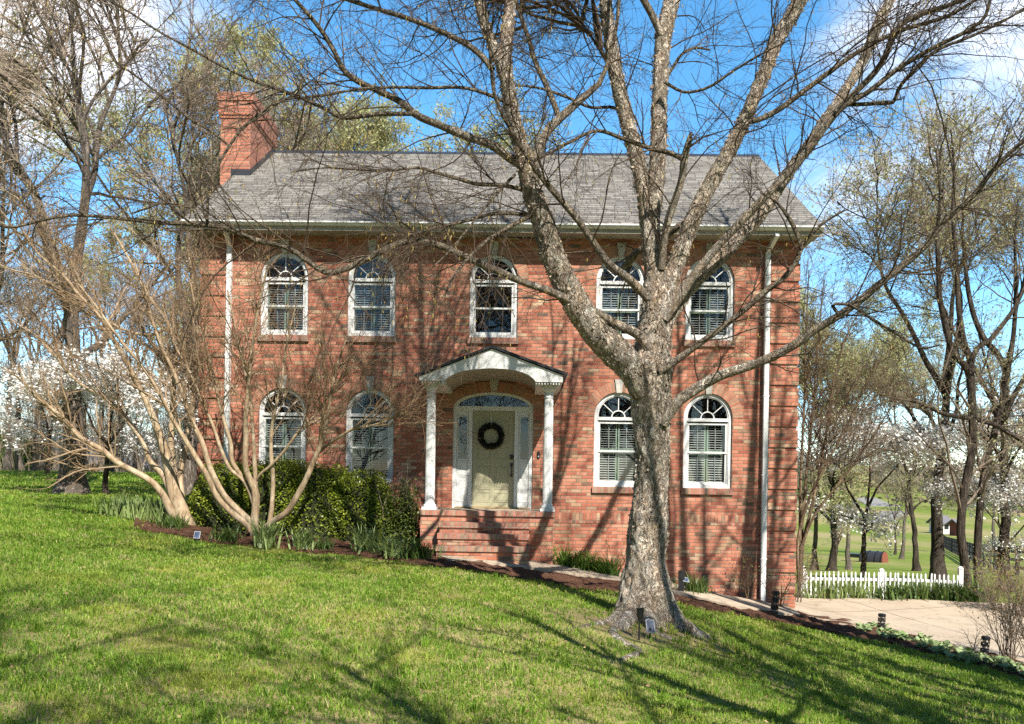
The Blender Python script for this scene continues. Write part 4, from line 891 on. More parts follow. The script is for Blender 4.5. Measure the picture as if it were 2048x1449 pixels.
# traced limbs: name, start distance, end distance (relative to the trunk), [(px, py, width px)]
LIMBS = [
 ('trunk', 0, 0, [(1287, 1266, 285), (1288, 1250, 232), (1289, 1232, 188), (1290, 1208, 152), (1291, 1175, 126), (1293, 1120, 103), (1296, 1060, 98), (1300, 1000, 83), (1305, 920, 82), (1303, 850, 90), (1301, 790, 100), (1302, 735, 104), (1306, 690, 92), (1310, 640, 78), (1314, 590, 72), (1318, 540, 60)]),
 ('left', -.1, -.5, [(1290, 790, 62), (1262, 735, 74), (1222, 695, 74), (1186, 655, 70), (1155, 612, 66), (1128, 562, 62), (1104, 505, 58), (1088, 450, 54), (1068, 395, 50), (1054, 340, 44), (1044, 300, 40)]),
 ('left_a', -.5, -1.1, [(1052, 330, 38), (1046, 308, 36), (1025, 226, 33), (1010, 155, 30), (990, 100, 27), (966, 40, 24), (948, -40, 20), (925, -140, 18), (890, -420, 12), (850, -760, 4)]),
 ('left_b', -.5, .4, [(1044, 310, 36), (1026, 240, 34), (1013, 160, 34), (1010, 90, 32), (1018, 34, 30), (1024, -30, 28), (1040, -140, 26), (1058, -480, 18), (1085, -1000, 5)]),
 ('left_c', -.5, .6, [(1066, 345, 26), (1078, 300, 24), (1094, 263, 22), (1125, 232, 20), (1163, 198, 17), (1200, 165, 14), (1214, 130, 10), (1228, 80, 9), (1240, -60, 8), (1225, -300, 6), (1200, -600, 3)]),
 ('left_d', .0, .6, [(1118, 238, 14), (1113, 222, 14), (1090, 166, 13), (1073, 131, 12), (1059, 83, 11), (1046, 45, 10), (1032, 0, 9), (1024, -60, 7)]),
 ('mid_a', .0, .9, [(1316, 600, 52), (1308, 545, 48), (1302, 480, 45), (1294, 420, 42), (1281, 350, 40), (1262, 272, 38), (1240, 185, 36), (1225, 110, 34), (1215, 40, 32), (1208, -40, 28), (1196, -150, 26), (1165, -500, 18), (1130, -1050, 5)]),
 ('mid_b', .0, .2, [(1318, 580, 54), (1308, 520, 48), (1302, 465, 46), (1308, 400, 42), (1315, 327, 40), (1318, 241, 39), (1321, 155, 39), (1328, 70, 40), (1342, 10, 40), (1356, -60, 34), (1375, -170, 30), (1410, -500, 20), (1450, -1050, 5)]),
 ('mid_c', .0, -.6, [(1330, 90, 20), (1312, 45, 18), (1290, 5, 16), (1265, -40, 14), (1235, -100, 12), (1160, -330, 9), (1090, -640, 3)]),
 ('right_b', .0, -1.0, [(1318, 640, 50), (1338, 565, 46), (1356, 520, 44), (1374, 468, 41), (1411, 388, 39), (1456, 305, 37), (1492, 235, 35), (1524, 158, 34), (1552, 84, 35), (1588, 24, 36), (1618, -40, 32), (1670, -140, 28), (1760, -450, 18), (1850, -920, 5)]),
 ('right_c', .1, 1.3, [(1328, 650, 44), (1375, 575, 42), (1418, 535, 38), (1464, 491, 36), (1520, 430, 33), (1570, 355, 30), (1616, 295, 27), (1652, 238, 25), (1680, 198, 24), (1710, 150, 24), (1738, 97, 23), (1758, 45, 23), (1786, -10, 20), (1830, -100, 17), (1920, -360, 11), (2010, -700, 4)]),
 ('right_d', -.15, -1.2, [(1328, 640, 22), (1356, 600, 21), (1390, 548, 20), (1434, 495, 19), (1497, 428, 19), (1555, 368, 18), (1606, 313, 19), (1656, 244, 20), (1690, 205, 16), (1755, 138, 14), (1776, 104, 13), (1786, 68, 13), (1802, 50, 13), (1848, 26, 12), (1896, 12, 11), (1960, -25, 8)]),
 ('right_e', -1.0, -1.7, [(1668, 232, 13), (1690, 212, 13), (1734, 186, 13), (1796, 138, 12), (1865, 97, 11), (1934, 62, 10), (1966, 40, 9), (1982, -5, 7)]),
 ('right_f', -1.0, -1.3, [(1690, 210, 10), (1725, 209, 10), (1768, 206, 10), (1786, 205, 10), (1797, 179, 9), (1831, 138, 9), (1865, 107, 8), (1945, 72, 7), (2003, 45, 6), (2060, 10, 5)]),
 ('right_g', -.6, -1.4, [(1505, 243, 14), (1522, 238, 14), (1555, 221, 14), (1607, 183, 13), (1658, 145, 13), (1707, 110, 12), (1762, 79, 11), (1807, 60, 10), (1900, 30, 9), (1960, -5, 7)]),
 ('low_e', -.2, -1.8, [(1325, 850, 24), (1352, 808, 27), (1400, 773, 26), (1445, 749, 25), (1488, 736, 23), (1540, 716, 22), (1590, 689, 21), (1630, 660, 20), (1676, 633, 19), (1720, 601, 18), (1762, 566, 17), (1807, 530, 17), (1848, 495, 15), (1890, 442, 14), (1955, 383, 12), (1990, 335, 10), (2035, 292, 8), (2080, 240, 6)]),
 ('low_f', -.25, -.9, [(1318, 745, 18), (1348, 724, 17), (1400, 687, 15), (1451, 650, 14), (1496, 614, 14), (1530, 584, 14), (1570, 554, 13), (1592, 523, 12), (1606, 490, 10), (1640, 452, 7), (1690, 420, 4)]),
 ('low_g', -.9, -.9, [(1604, 500, 9), (1598, 480, 10), (1588, 455, 11), (1572, 428, 9), (1553, 405, 6), (1520, 385, 4)]),
 ('low_h', -1.3, -1.9, [(1680, 632, 8), (1665, 610, 8), (1692, 609, 7), (1740, 636, 7), (1800, 672, 6), (1850, 697, 5), (1880, 690, 3)]),
 ('sweep', -.2, -1.9, [(1300, 700, 20), (1279, 672, 23), (1240, 652, 22), (1197, 628, 20), (1146, 604, 19), (1094, 581, 18), (1042, 563, 17), (990, 540, 17), (939, 518, 16), (894, 497, 16), (852, 484, 15), (818, 483, 15), (766, 501, 14), (721, 525, 14), (682, 541, 14), (655, 546, 14), (621, 527, 13), (586, 501, 12), (510, 480, 12), (448, 456, 12), (397, 449, 11), (310, 445, 10), (248, 438, 9), (193, 433, 8), (138, 431, 8), (86, 440, 7), (14, 455, 6), (-60, 430, 5)]),
 ('sweep_b', -1.6, -1.5, [(397, 449, 7), (385, 420, 6), (360, 410, 6), (320, 408, 5), (285, 420, 5), (262, 428, 4)]),
 ('sweep_c', -1.6, -1.2, [(414, 440, 8), (417, 390, 7), (434, 335, 7), (459, 293, 7), (480, 262, 7), (510, 236, 7), (572, 198, 7), (600, 188, 6)]),
 ('sweep_d', -1.3, -1.9, [(459, 293, 5), (420, 262, 5), (390, 245, 5), (324, 193, 5), (266, 148, 5), (228, 121, 5), (207, 72, 4), (183, 34, 4), (138, 0, 3), (100, -40, 3)]),
 ('high', -.4, -1.4, [(1052, 335, 22), (1022, 318, 22), (990, 294, 21), (939, 275, 20), (887, 254, 18), (828, 227, 17), (801, 204, 16), (759, 183, 15), (714, 162, 14), (690, 144, 13), (669, 104, 12), (648, 69, 11), (621, 34, 10), (590, 0, 9), (540, -50, 7)]),
 ('high_b', -.9, -1.7, [(826, 228, 11), (790, 228, 11), (766, 228, 11), (714, 234, 10), (682, 236, 10), (655, 221, 9), (586, 190, 8), (517, 166, 7), (448, 135, 6), (380, 97, 6), (310, 59, 5), (269, 31, 5), (214, 0, 4), (150, -40, 3)]),
 ('high_c', -.8, .4, [(985, 140, 15), (977, 128, 15), (949, 100, 14), (894, 69, 13), (818, 38, 12), (749, 17, 11), (697, 0, 10), (640, -22, 8)]),
 ('cross_k', -.25, -1.5, [(1298, 600, 22), (1263, 563, 20), (1215, 525, 18), (1190, 490, 17), (1163, 450, 16), (1111, 388, 15), (1087, 360, 14), (1060, 322, 12), (1025, 266, 10), (990, 193, 8), (980, 104, 7), (972, 20, 6), (966, -60, 4)]),
 ('stub', -.15, -.7, [(1322, 540, 18), (1334, 450, 18), (1350, 400, 18), (1363, 360, 17), (1370, 312, 17), (1381, 270, 9), (1382, 264, 5)]),
 ('stub_b', -.6, -.9, [(1364, 318, 12), (1349, 310, 12), (1301, 297, 11), (1249, 279, 10), (1191, 262, 9), (1156, 276, 8), (1111, 300, 7), (1066, 324, 6)]),
 ('arc_a', -.4, -1.2, [(1075, 395, 11), (1042, 379, 11), (1004, 371, 10), (946, 367, 10), (914, 357, 9), (870, 345, 8), (845, 337, 7), (783, 341, 6), (714, 340, 5), (650, 336, 4), (580, 345, 3)]),
 ('arc_b', -.3, -1.0, [(1080, 440, 10), (1046, 430, 10), (990, 428, 9), (921, 445, 8), (873, 455, 7), (820, 470, 5), (760, 470, 3)]),
 ('arc_c', -.4, -1.3, [(1080, 425, 11), (1046, 440, 10), (1000, 465, 9), (973, 483, 9), (939, 514, 8), (910, 550, 7), (889, 580, 6), (870, 570, 4)]),
 ('arc_d', -.5, -1.4, [(1030, 350, 8), (1011, 369, 7), (975, 410, 6), (930, 465, 5), (895, 507, 4), (860, 540, 3)]),
 ('arc_e', -.6, -1.5, [(1030, 215, 9), (990, 195, 9), (939, 178, 8), (852, 176, 8), (783, 175, 7), (720, 178, 6), (655, 190, 6), (600, 196, 6), (572, 199, 5), (517, 236, 4), (470, 262, 3)]),
 ('arc_f', .5, -.3, [(1255, 230, 8), (1232, 217, 8), (1180, 215, 7), (1139, 197, 7), (1084, 178, 6), (1040, 172, 4), (1000, 176, 3)]),
 ('arc_g', .1, .8, [(1330, 160, 8), (1349, 130, 8), (1365, 108, 7), (1385, 97, 6), (1420, 100, 4)]),
 ('arc_h', -.2, -.9, [(1330, 165, 8), (1370, 185, 7), (1410, 178, 7), (1470, 140, 6), (1520, 110, 5), (1580, 80, 3)]),
 ('arc_i', .3, 1.0, [(1255, 260, 8), (1240, 180, 8), (1205, 110, 7), (1180, 70, 6), (1140, 20, 5), (1120, -30, 4)]),
 ('arc_j', .0, .9, [(1395, 430, 14), (1355, 455, 16), (1312, 488, 17), (1275, 505, 17), (1248, 535, 15), (1240, 540, 8)]),
]
limb_paths = []; limb_by = {}
for nm, d0, d1, pts in LIMBS:
    a = np.array(pts, float); s = np.concatenate([[0], np.cumsum(np.linalg.norm(np.diff(a[:, :2], axis=0), axis=1))]); s /= s[-1]
    D = TD + .12 + d0 + (d1 - d0) * s ** 1.2
    W = np.array([P(px, py, d) for (px, py, _), d in zip(pts, D)]); R_ = a[:, 2] / 2 * D / FPX * (.79 if a[:, 2].max() > 30 else .84)
    n = int(np.clip(len(pts) * 3.2, 16, 90)); q4 = resample(np.column_stack([W, R_]), n); q4[:, 3] = np.maximum(q4[:, 3], .0035)
    limb_paths.append((nm, q4)); limb_by[nm] = q4
rgb = np.random.default_rng(3)
birch = thing('birch_tree', 'large multi-stemmed river birch with peeling pale bark in front of the house', 'tree', TB)
TV, TF, TR = [], [], []; off = 0
def bumpy_tube(q4, sides, amp, seed, ridge=0.0, lobes=None):
    Pp = q4[None, :, :3]; Rr = q4[None, :, 3]
    V, F, _, rr = tubes([(Pp, Rr)], sides); c = np.repeat(q4[:, :3], sides, 0); d = V - c
    r = np.linalg.norm(d, axis=1, keepdims=True); u = d / np.maximum(r, 1e-6)
    k = (vnoise(V * np.array([14, 14, 6]), seed) - .5) * 1.1 + (vnoise(V * np.array([34, 34, 13]), seed + 1) - .5) * .8 + (vnoise(V * np.array([5, 5, 2.5]), seed + 2) - .5) * .9
    m = 1 + amp * k
    if lobes is not None: m = m + lobes(c, u)
    return c + u * r * m[:, None], F, rr
def root_lobes(c, u):
    h = np.clip((TB[2] + .62 - c[:, 2]) / .62, 0, 1); an = np.arctan2(u[:, 1], u[:, 0])
    return h ** 2 * (.12 * np.cos(3 * an + .6) + .10 * np.cos(5 * an + 1.3))
for k, (nm, q4) in enumerate(limb_paths):
    mw = q4[:, 3].max(); sides = 96 if nm == 'trunk' else (40 if mw > .1 else (16 if mw > .045 else 8))
    if nm == 'trunk': q4 = resample(q4, 170)
    elif mw > .1: q4 = resample(q4, 110)
    V, F, rr = bumpy_tube(q4, sides, .155 if mw > .1 else (.11 if mw > .05 else .06), k * 7, lobes=root_lobes if nm == 'trunk' else None)
    TV.append(V); TF.append(F + off); TR.append(rr); off += len(V)
# roots creeping over the lawn
ROOTS = [([(1268, 1215, .13), (1240, 1238, .095), (1212, 1247, .06), (1185, 1253, .035), (1150, 1260, .018), (1115, 1266, .006)]),
         ([(1315, 1218, .14), (1340, 1243, .095), (1362, 1254, .065), (1390, 1264, .04), (1425, 1277, .02), (1465, 1290, .006)]),
         ([(1275, 1235, .12), (1248, 1254, .09), (1225, 1265, .06), (1236, 1280, .05), (1262, 1292, .045), (1278, 1302, .05), (1262, 1313, .045), (1236, 1322, .03), (1200, 1330, .012)]),
         ([(1298, 1240, .12), (1304, 1260, .07), (1318, 1270, .04), (1350, 1282, .018), (1385, 1292, .006)])]
for k, r in enumerate(ROOTS):
    q = np.array([list(onG(px, py)) + [w_] for px, py, w_ in r]); q[:, 2] = GZ(q[:, 0], q[:, 1]) - q[:, 3] * np.linspace(.25, .2, len(q))
    if k < 4: q[0, 2] += .16; q[1, 2] += .05
    q = resample(q, 60); q[:, 3] = np.maximum(q[:, 3], .006); V, F, rr = bumpy_tube(q, 18, .14, 200 + k); TV.append(V); TF.append(F + off); TR.append(rr + .05); off += len(V)
trunk = mesh_np('trunk', np.concatenate(TV) - TB, [np.concatenate(TF)], M['birch'], birch, attrs={'rad': np.concatenate(TR)}, smooth=True)
# peeling curls of bark on the thick limbs
fp, fn = [], []
for nm, q4 in limb_paths:
    if q4[:, 3].max() < .075: continue
    L = np.linalg.norm(np.diff(q4[:, :3], axis=0), axis=1).sum(); n = int(L * q4[:, 3].mean() * 6.28 * (620 if nm != 'trunk' else 420))
    t = rgb.random(n) * (len(q4) - 1.01); i = t.astype(int); c = q4[i, :3] + (q4[i + 1, :3] - q4[i, :3]) * (t - i)[:, None]; T = q4[i + 1, :3] - q4[i, :3]; T /= np.linalg.norm(T, axis=1, keepdims=True)
    u = rgb.standard_normal((n, 3)); u -= T * (u * T).sum(1, keepdims=True); u /= np.linalg.norm(u, axis=1, keepdims=True); k = c[:, 2] > TB[2] + 1.0
    fp.append(np.column_stack([c + u * q4[i, 3:4] * 1.0, u, T])[k])
fp = np.concatenate(fp); n = len(fp); c, u, T = fp[:, :3], fp[:, 3:6], fp[:, 6:]; B = np.cross(u, T)
sz = (.007 + .026 * rgb.random(n) ** 2.5)[:, None]; ht = (.005 + .024 * rgb.random(n) ** 1.6)[:, None]; cu = (.1 + .9 * rgb.random(n) ** 2)[:, None] * sz; sg = np.where(rgb.random(n) < .5, 1, -1)[:, None]
a0 = c + u * .001 - T * ht; a1 = c + u * .001 + T * ht; b0 = c + B * sg * sz * .7 + u * (.004 + cu * .45) - T * ht * .9; b1 = c + B * sg * sz * .7 + u * (.004 + cu * .45) + T * ht * .8
c0 = c + B * sg * sz * .95 + u * (.006 + cu) - T * ht * .6; c1 = c + B * sg * sz * .95 + u * (.006 + cu) + T * ht * .7
Vf = np.stack([a0, b0, c0, c1, b1, a1], 1).reshape(-1, 3) - TB; i6 = np.arange(n) * 6
mesh_np('bark_flakes', Vf, [np.stack([i6, i6 + 1, i6 + 4, i6 + 5], -1), np.stack([i6 + 1, i6 + 2, i6 + 3, i6 + 4], -1)], M['flake'], trunk, attrs={'rnd': np.repeat(rgb.random(n) ** 1.4, 6)})
# fine branches and twigs
def birch_twigs(paths, TBv, rg, dens=1.0):
    G1, R1, BO = [], [], []
    for nm, q4 in paths:
        if nm == 'trunk': continue
        L = np.linalg.norm(np.diff(q4[:, :3], axis=0), axis=1).sum(); thin = q4[:, 3].mean() < .05
        k = max(2, int(L * (6.2 if thin else 4.4) * dens))
        p, r = spawn(q4[None, :, :3], q4[None, :, 3], k, .12 if thin else .22, 1.0, .85, 1.15 if thin else 1.5, .42, 9, .13, -.012, rg, rmin=.0045, tpow=.8, bias=(-.3, -.15, .15) if nm in ('sweep', 'high', 'high_b', 'arc_a') else (0, -.1, .1))
        r = np.minimum(r, .011 * np.linspace(1, .35, 9)[None]); G1.append(p); R1.append(r)
    for nm, q4 in paths:
        if q4[-1, 2] < 7.5: continue
        b_, br = spawn(q4[None, :, :3], q4[None, :, 3], 11, .45, .97, .75, 3.6, .7, 12, .10, .015, rg, rmin=.008); br = np.maximum(np.minimum(br, .055), .03) * np.linspace(1, .25, 12)[None]; BO.append((b_, br))
        p, r = spawn(b_, br, 7, .2, 1, .75, 1.2, .5, 9, .13, -.012, rg, rmin=.0045); G1.append(p); R1.append(r)
    p1 = np.concatenate(G1); r1 = np.concatenate(R1)
    p2, r2 = spawn(p1, r1, 5, .12, 1.0, .75, .66, .55, 7, .16, -.03, rg, rmin=.0031)
    p3, r3 = spawn(p2, r2, 4, .15, 1.0, .7, .36, .7, 5, .16, -.07, rg, rmin=.0022)
    V, F, rn, rr = tubes(BO + [(p1, r1), (p2, r2)], 4, seed=1); V3, F3, rn3, _ = tubes([(p3, r3)], 3, seed=2)
    # catkins hang from twig ends
    tips = np.concatenate([p2[:, -1], p3[::2, -1]]); tips = tips[rg.random(len(tips)) < .20]; m = len(tips)
    cl = np.zeros((m, 5, 3)); cl[:, 0] = tips; d = np.stack([.25 * rg.standard_normal(m), .25 * rg.standard_normal(m), -np.ones(m)], 1); d /= np.linalg.norm(d, axis=1, keepdims=True); ln = (.025 + .035 * rg.random(m))[:, None]
    for j in range(1, 5): cl[:, j] = cl[:, j - 1] + d * ln / 4 + .0015 * rg.standard_normal((m, 3))
    cr = np.tile([.002, .0042, .0042, .0036, .0015], (m, 1)); Vc, Fc, rc_, _ = tubes([(cl, cr)], 4, seed=4)
    tips2 = np.concatenate([p3[:, -1], p3[:, 3]]); tips2 = tips2[rg.random(len(tips2)) < .14]; Vl, Fl, rl = cards(tips2, .010, rg, aspect=.5)
    return V, F, rn, V3, F3, rn3, Vc, Fc, rc_, Vl, Fl, rl
V, F, rn, V3, F3, rn3, Vc, Fc, rc_, Vl, Fl, rl = birch_twigs(limb_paths, TB, rgb)
Vj, Fj, rj, mj = join([(V, F, rn), (V3, F3, rn3), (Vc, Fc, rc_), (Vl, Fl, rl)])
mesh_np('crown', Vj - TB, [Fj], [M['twig'], M['twig'], M['catkin'], M['bud_green']], birch, mi=mj, attrs={'rnd': rj})
print('birch crown', len(Fj))

# ================================================================== TREES OUT OF FRAME behind the camera that throw the lawn shadows
def stems_tree(name, label, base, stems, group, mats, seed, k1=10, buds=None, cat='tree', len1=1.6, len2=.7, rcap=.014, tk=.3):
    """multi-stemmed bare tree from given stem polylines (local points with radius)"""
    rg = np.random.default_rng(seed); o = thing(name, label, cat, base, group)
    V_, F_, R_ = [], [], []; off = 0
    for k, s in enumerate(stems):
        q = resample(np.array(s, float), 40); v, f, r = bumpy_tube(q, 12, .07, seed + k); V_.append(v); F_.append(f + off); R_.append(r); off += len(v)
    mesh_np('trunk', np.concatenate(V_), [np.concatenate(F_)], mats[0], o, attrs={'rad': np.concatenate(R_)}, smooth=True)
    st = [resample(np.array(s, float), 24) for s in stems]; Pp = np.stack([s[:, :3] for s in st]); Rr = np.stack([s[:, 3] for s in st])
    p1, r1 = spawn(Pp, Rr, k1, tk, 1, .7, len1, .4, 9, .12, .02, rg, rmin=rcap); p2, r2 = spawn(p1, r1, 6, .2, 1, .7, len2, .5, 6, .15, 0, rg, rmin=.006); p3, r3 = spawn(p2, r2, 3, .2, 1, .7, .4, .6, 4, .15, 0, rg, rmin=.003)
    V, F, rn, _ = tubes([(p1, r1), (p2, r2)], 4); V3, F3, rn3, _ = tubes([(p3, r3)], 3); parts = [(V, F, rn), (V3, F3, rn3)]
    Vj, Fj, rj, mj = join(parts); mesh_np('crown', Vj, [Fj], [mats[1]] * 2, o, mi=mj, attrs={'rnd': rj}); return o
for (bx, by, sd_, H_, NS_, lab) in ((8.3, -14.4, 1, 13, 3, 'bare birch on the lawn beside the camera throwing long shadow bands'), (6.0, -14.9, 3, 11, 2, 'bare birch close behind the camera on the lawn'), (10.6, -13.6, 2, 18, 5, 'tallest bare birch furthest right along the lawn edge'),
                               (9.8, -19.0, 4, 14, 4, 'bare birch behind the camera to the right'), (5.2, -19.0, 5, 11, 2, 'low spreading bare birch behind the camera'),
                               (9.2, -8.6, 6, 15, 5, 'bare birch beyond the right edge beside the driveway, casting bands on the brick corner')):
    rq = np.random.default_rng(sd_); stems = []
    for k in range(NS_):
        an = k * 6.28 / NS_ + rq.random(); ln = (.14 + .26 * rq.random()) * (.5 if sd_ == 6 else 1); dx_, dy_ = math.cos(an) * ln, math.sin(an) * ln; h = H_ * (.8 + .3 * rq.random())
        stems.append([(dx_ * .4, dy_ * .4, -.2, .21), (dx_ * 1.2, dy_ * 1.2, h * .12, .20), (dx_ * 4, dy_ * 4, h * .35, .17), (dx_ * 8, dy_ * 8, h * .65, .10), (dx_ * 11, dy_ * 11, h, .025)])
    stems_tree('birch_tree', lab, (bx, by, float(G(bx, by))), stems, 'birches on the front lawn', (M['birch'], M['twig']), 40 + sd_, k1=30 if sd_ == 5 else (9 if sd_ == 6 else 16), tk=.6 if sd_ == 6 else .3, len1=4.2 if sd_ == 5 else 2.9, len2=1.5 if sd_ == 5 else 1.1, rcap=.03 if sd_ == 5 else .014)

# ================================================================== CRAPE MYRTLES
def traced_shrub(name, label, base_px, D0, stems, seed, group=None, k1=9, up=.05, len1=1.25, len2=.6, len3=.3, tan='myrtle', lean=(0, 0, .5), dmul=1.0, wmul=1.0):
    rg = np.random.default_rng(seed); b = onG(*base_px) if D0 is None else P(*base_px, D0); D0 = depth(b); o = thing(name, label, 'tree', b, group)
    V_, F_, R_, paths = [], [], [], []; off = 0
    for k, (dd, pts) in enumerate(stems):
        a = np.array(pts, float); s = np.linspace(0, 1, len(a)); W = np.array([list(P(px, py, D0 + dd * t)) + [w_ / 2 * D0 / FPX] for (px, py, w_), t in zip(pts, s)])
        q = resample(W, 44); q[:, 3] = np.maximum(q[:, 3], .006); paths.append(q); v, f, r = bumpy_tube(q, 12, .06, seed + k); V_.append(v); F_.append(f + off); R_.append(r); off += len(v)
    mesh_np('trunk', np.concatenate(V_) - b, [np.concatenate(F_)], M[tan], o, attrs={'rad': np.concatenate(R_)}, smooth=True)
    G1, R1 = [], []
    for q in paths:
        p, r = spawn(q[None, :, :3], q[None, :, 3], int(k1 * dmul),   .38, 1, .6, len1, .5, 9, .15, up, rg, rmin=.0055, bias=lean); G1.append(p); R1.append(np.minimum(r, .014))
    p1, r1 = np.concatenate(G1), np.concatenate(R1); p2, r2 = spawn(p1, r1, 6, .15, 1, .65, len2, .6, 7, .17, up * .6, rg, rmin=.0035); p3, r3 = spawn(p2, r2, 4, .2, 1, .8, len3, .7, 5, .2, .0, rg, rmin=.0024)
    Va, Fa, ra, rad_a = tubes([(p1, r1), (p2, r2)], 5); Vb, Fb, rb, rad_b = tubes([(p3, r3)], 3)
    tips = p3[:, -1][rg.random(len(p3)) < .5]; Vc, Fc, rc_ = cards(tips, .010, rg, aspect=.6)
    Vj, Fj, rj, mj = join([(Va, Fa, ra), (Vb, Fb, rb), (Vc, Fc, rc_)]); radj = np.concatenate([rad_a, rad_b, np.full(len(Vc), .003)])
    mesh_np('crown', Vj - b, [Fj], [M[tan], M['twig_tan'], M['twig_tan']], o, mi=mj, attrs={'rnd': rj, 'rad': radj}); return o
M['myrtle_dull'] = bark('dull_tan_bark', (.14, .10, .065), (.36, .265, .17)); M['twig_tan'] = twig('tan_seed_twigs', (.075, .050, .031), (.26, .175, .105))
traced_shrub('crape_myrtle', 'smooth tan crape myrtle fanning out in front of the rounded hedge', (518, 1078), None, [
    (-1.0, [(500, 1062, 13), (492, 1049, 13), (467, 1029, 12), (432, 991, 11), (416, 955, 11), (393, 917, 10), (368, 876, 9), (345, 838, 8), (328, 805, 7), (290, 740, 6), (240, 680, 5), (190, 610, 4), (150, 560, 3)]),
    (-.2, [(508, 1064, 15), (505, 1052, 14), (482, 1026, 13), (452, 996, 12), (432, 963, 12), (416, 925, 11), (406, 889, 10), (386, 846, 9), (368, 795, 8), (345, 740, 7), (318, 680, 6), (292, 600, 5), (268, 520, 3)]),
    (-.3, [(510, 1080, 20), (509, 1044, 17), (512, 1003, 15), (511, 983, 15), (503, 966, 13), (493, 942, 11), (492, 882, 11), (492, 831, 9), (495, 793, 8), (500, 740, 7), (506, 680, 6), (520, 600, 5), (535, 530, 3)]),
    (-.1, [(512, 985, 9), (510, 942, 9), (508, 897, 8), (505, 856, 7), (500, 790, 6), (484, 720, 5), (470, 650, 4), (455, 580, 3)]),
    (-.5, [(510, 965, 6), (520, 950, 6), (541, 932, 6), (569, 902, 6), (599, 861, 5), (630, 831, 4), (660, 790, 3), (700, 740, 2.5)]),
    (-.2, [(538, 1050, 10), (541, 1034, 10), (545, 996, 9), (546, 953, 9), (542, 907, 8), (543, 864, 7), (552, 813, 6), (560, 780, 5), (575, 680, 4), (592, 610, 3)]),
    (-.6, [(530, 1056, 13), (545, 1044, 12), (574, 1024, 12), (594, 993, 12), (614, 955, 11), (632, 912, 10), (645, 882, 8), (655, 836, 7), (661, 795, 6), (672, 740, 5), (692, 680, 3)]),
    (-1.0, [(638, 905, 7), (655, 890, 6), (672, 879, 6), (706, 859, 5), (746, 851, 4), (787, 836, 3), (825, 818, 2)]),
    (-.1, [(508, 1010, 9), (500, 985, 9), (488, 962, 8), (462, 940, 7), (442, 899, 7), (426, 851, 6), (406, 808, 5), (382, 750, 5), (350, 690, 4), (325, 610, 3)]),
    (-.2, [(496, 972, 8), (480, 948, 8), (464, 922, 9), (462, 889, 8), (454, 861, 7), (442, 821, 6), (432, 780, 5), (420, 720, 4), (398, 650, 3), (380, 560, 3)]),
    ], 71, 'crape myrtles by the house', k1=13, dmul=1.6, len1=1.3, wmul=.63)
traced_shrub('crape_myrtle', 'crape myrtle with a thick leaning trunk by the hedge end near the left downspout', (368, 1052), None, [
    (-.4, [(375, 1056, 34), (364, 1025, 30), (350, 990, 26), (340, 942, 22), (322, 880, 17), (300, 820, 13), (272, 760, 10), (238, 700, 8), (205, 640, 7), (160, 592, 6), (124, 549, 5), (72, 503, 4), (45, 462, 3)]),
    (.4, [(366, 1050, 26), (354, 1000, 22), (346, 940, 16), (342, 880, 12), (346, 800, 10), (350, 730, 9), (352, 690, 8), (331, 638, 7), (300, 597, 6), (259, 520, 5), (228, 466, 3)]),
    (-1.4, [(355, 1046, 17), (344, 1028, 16), (326, 991, 14), (303, 964, 13), (265, 942, 12), (235, 926, 11), (204, 900, 10), (162, 876, 9), (131, 842, 8), (103, 818, 6), (69, 790, 5), (40, 750, 3)]),
    (-.2, [(346, 1000, 14), (338, 975, 14), (324, 948, 12), (300, 923, 11), (288, 890, 9), (262, 850, 8), (215, 800, 7), (158, 766, 6), (100, 700, 5), (50, 655, 3)]),
    (.8, [(366, 1040, 18), (362, 990, 15), (360, 955, 13), (372, 890, 11), (384, 820, 10), (390, 740, 8), (396, 660, 6), (388, 580, 5), (376, 500, 3)]),
    (.1, [(352, 690, 7), (340, 660, 7), (300, 670, 6), (228, 650, 5), (180, 603, 4), (150, 540, 4), (120, 480, 3)]),
    ], 72, 'crape myrtles by the house', k1=14, dmul=2.0, lean=(-.25, 0, .7), len1=1.4, wmul=.46)
traced_shrub('crape_myrtle', 'dense tan crape myrtle behind the right brick corner above the picket fence', (1600, 1165), 19.5, [
    (.5, [(1602, 1165, 7.4), (1606, 1090, 6.8), (1622, 1020, 6.2), (1640, 940, 5.0), (1655, 850, 4.3), (1668, 760, 3.7), (1690, 680, 2.5), (1720, 620, 1.9)]),
    (1.0, [(1600, 1165, 7.4), (1604, 1060, 6.2), (1612, 960, 5.6), (1622, 860, 5.0), (1630, 760, 3.7), (1638, 660, 3.1), (1648, 560, 1.9)]),
    (-.5, [(1598, 1165, 6.8), (1596, 1080, 6.2), (1618, 1000, 5.6), (1652, 930, 5.0), (1690, 860, 3.7), (1722, 790, 3.1), (1752, 720, 1.9)]),
    (.2, [(1602, 1150, 6.2), (1600, 1040, 5.6), (1604, 900, 5.0), (1610, 780, 4.3), (1612, 660, 3.1), (1618, 540, 1.9)]),
    (-.8, [(1600, 1100, 5.6), (1630, 1030, 5.0), (1675, 970, 4.3), (1715, 920, 3.1), (1760, 850, 2.5), (1800, 790, 1.9)]),
    ], 73, 'crape myrtles by the house', k1=20, dmul=1.8, tan='myrtle_dull', lean=(.35, 0, .5), len1=1.6)

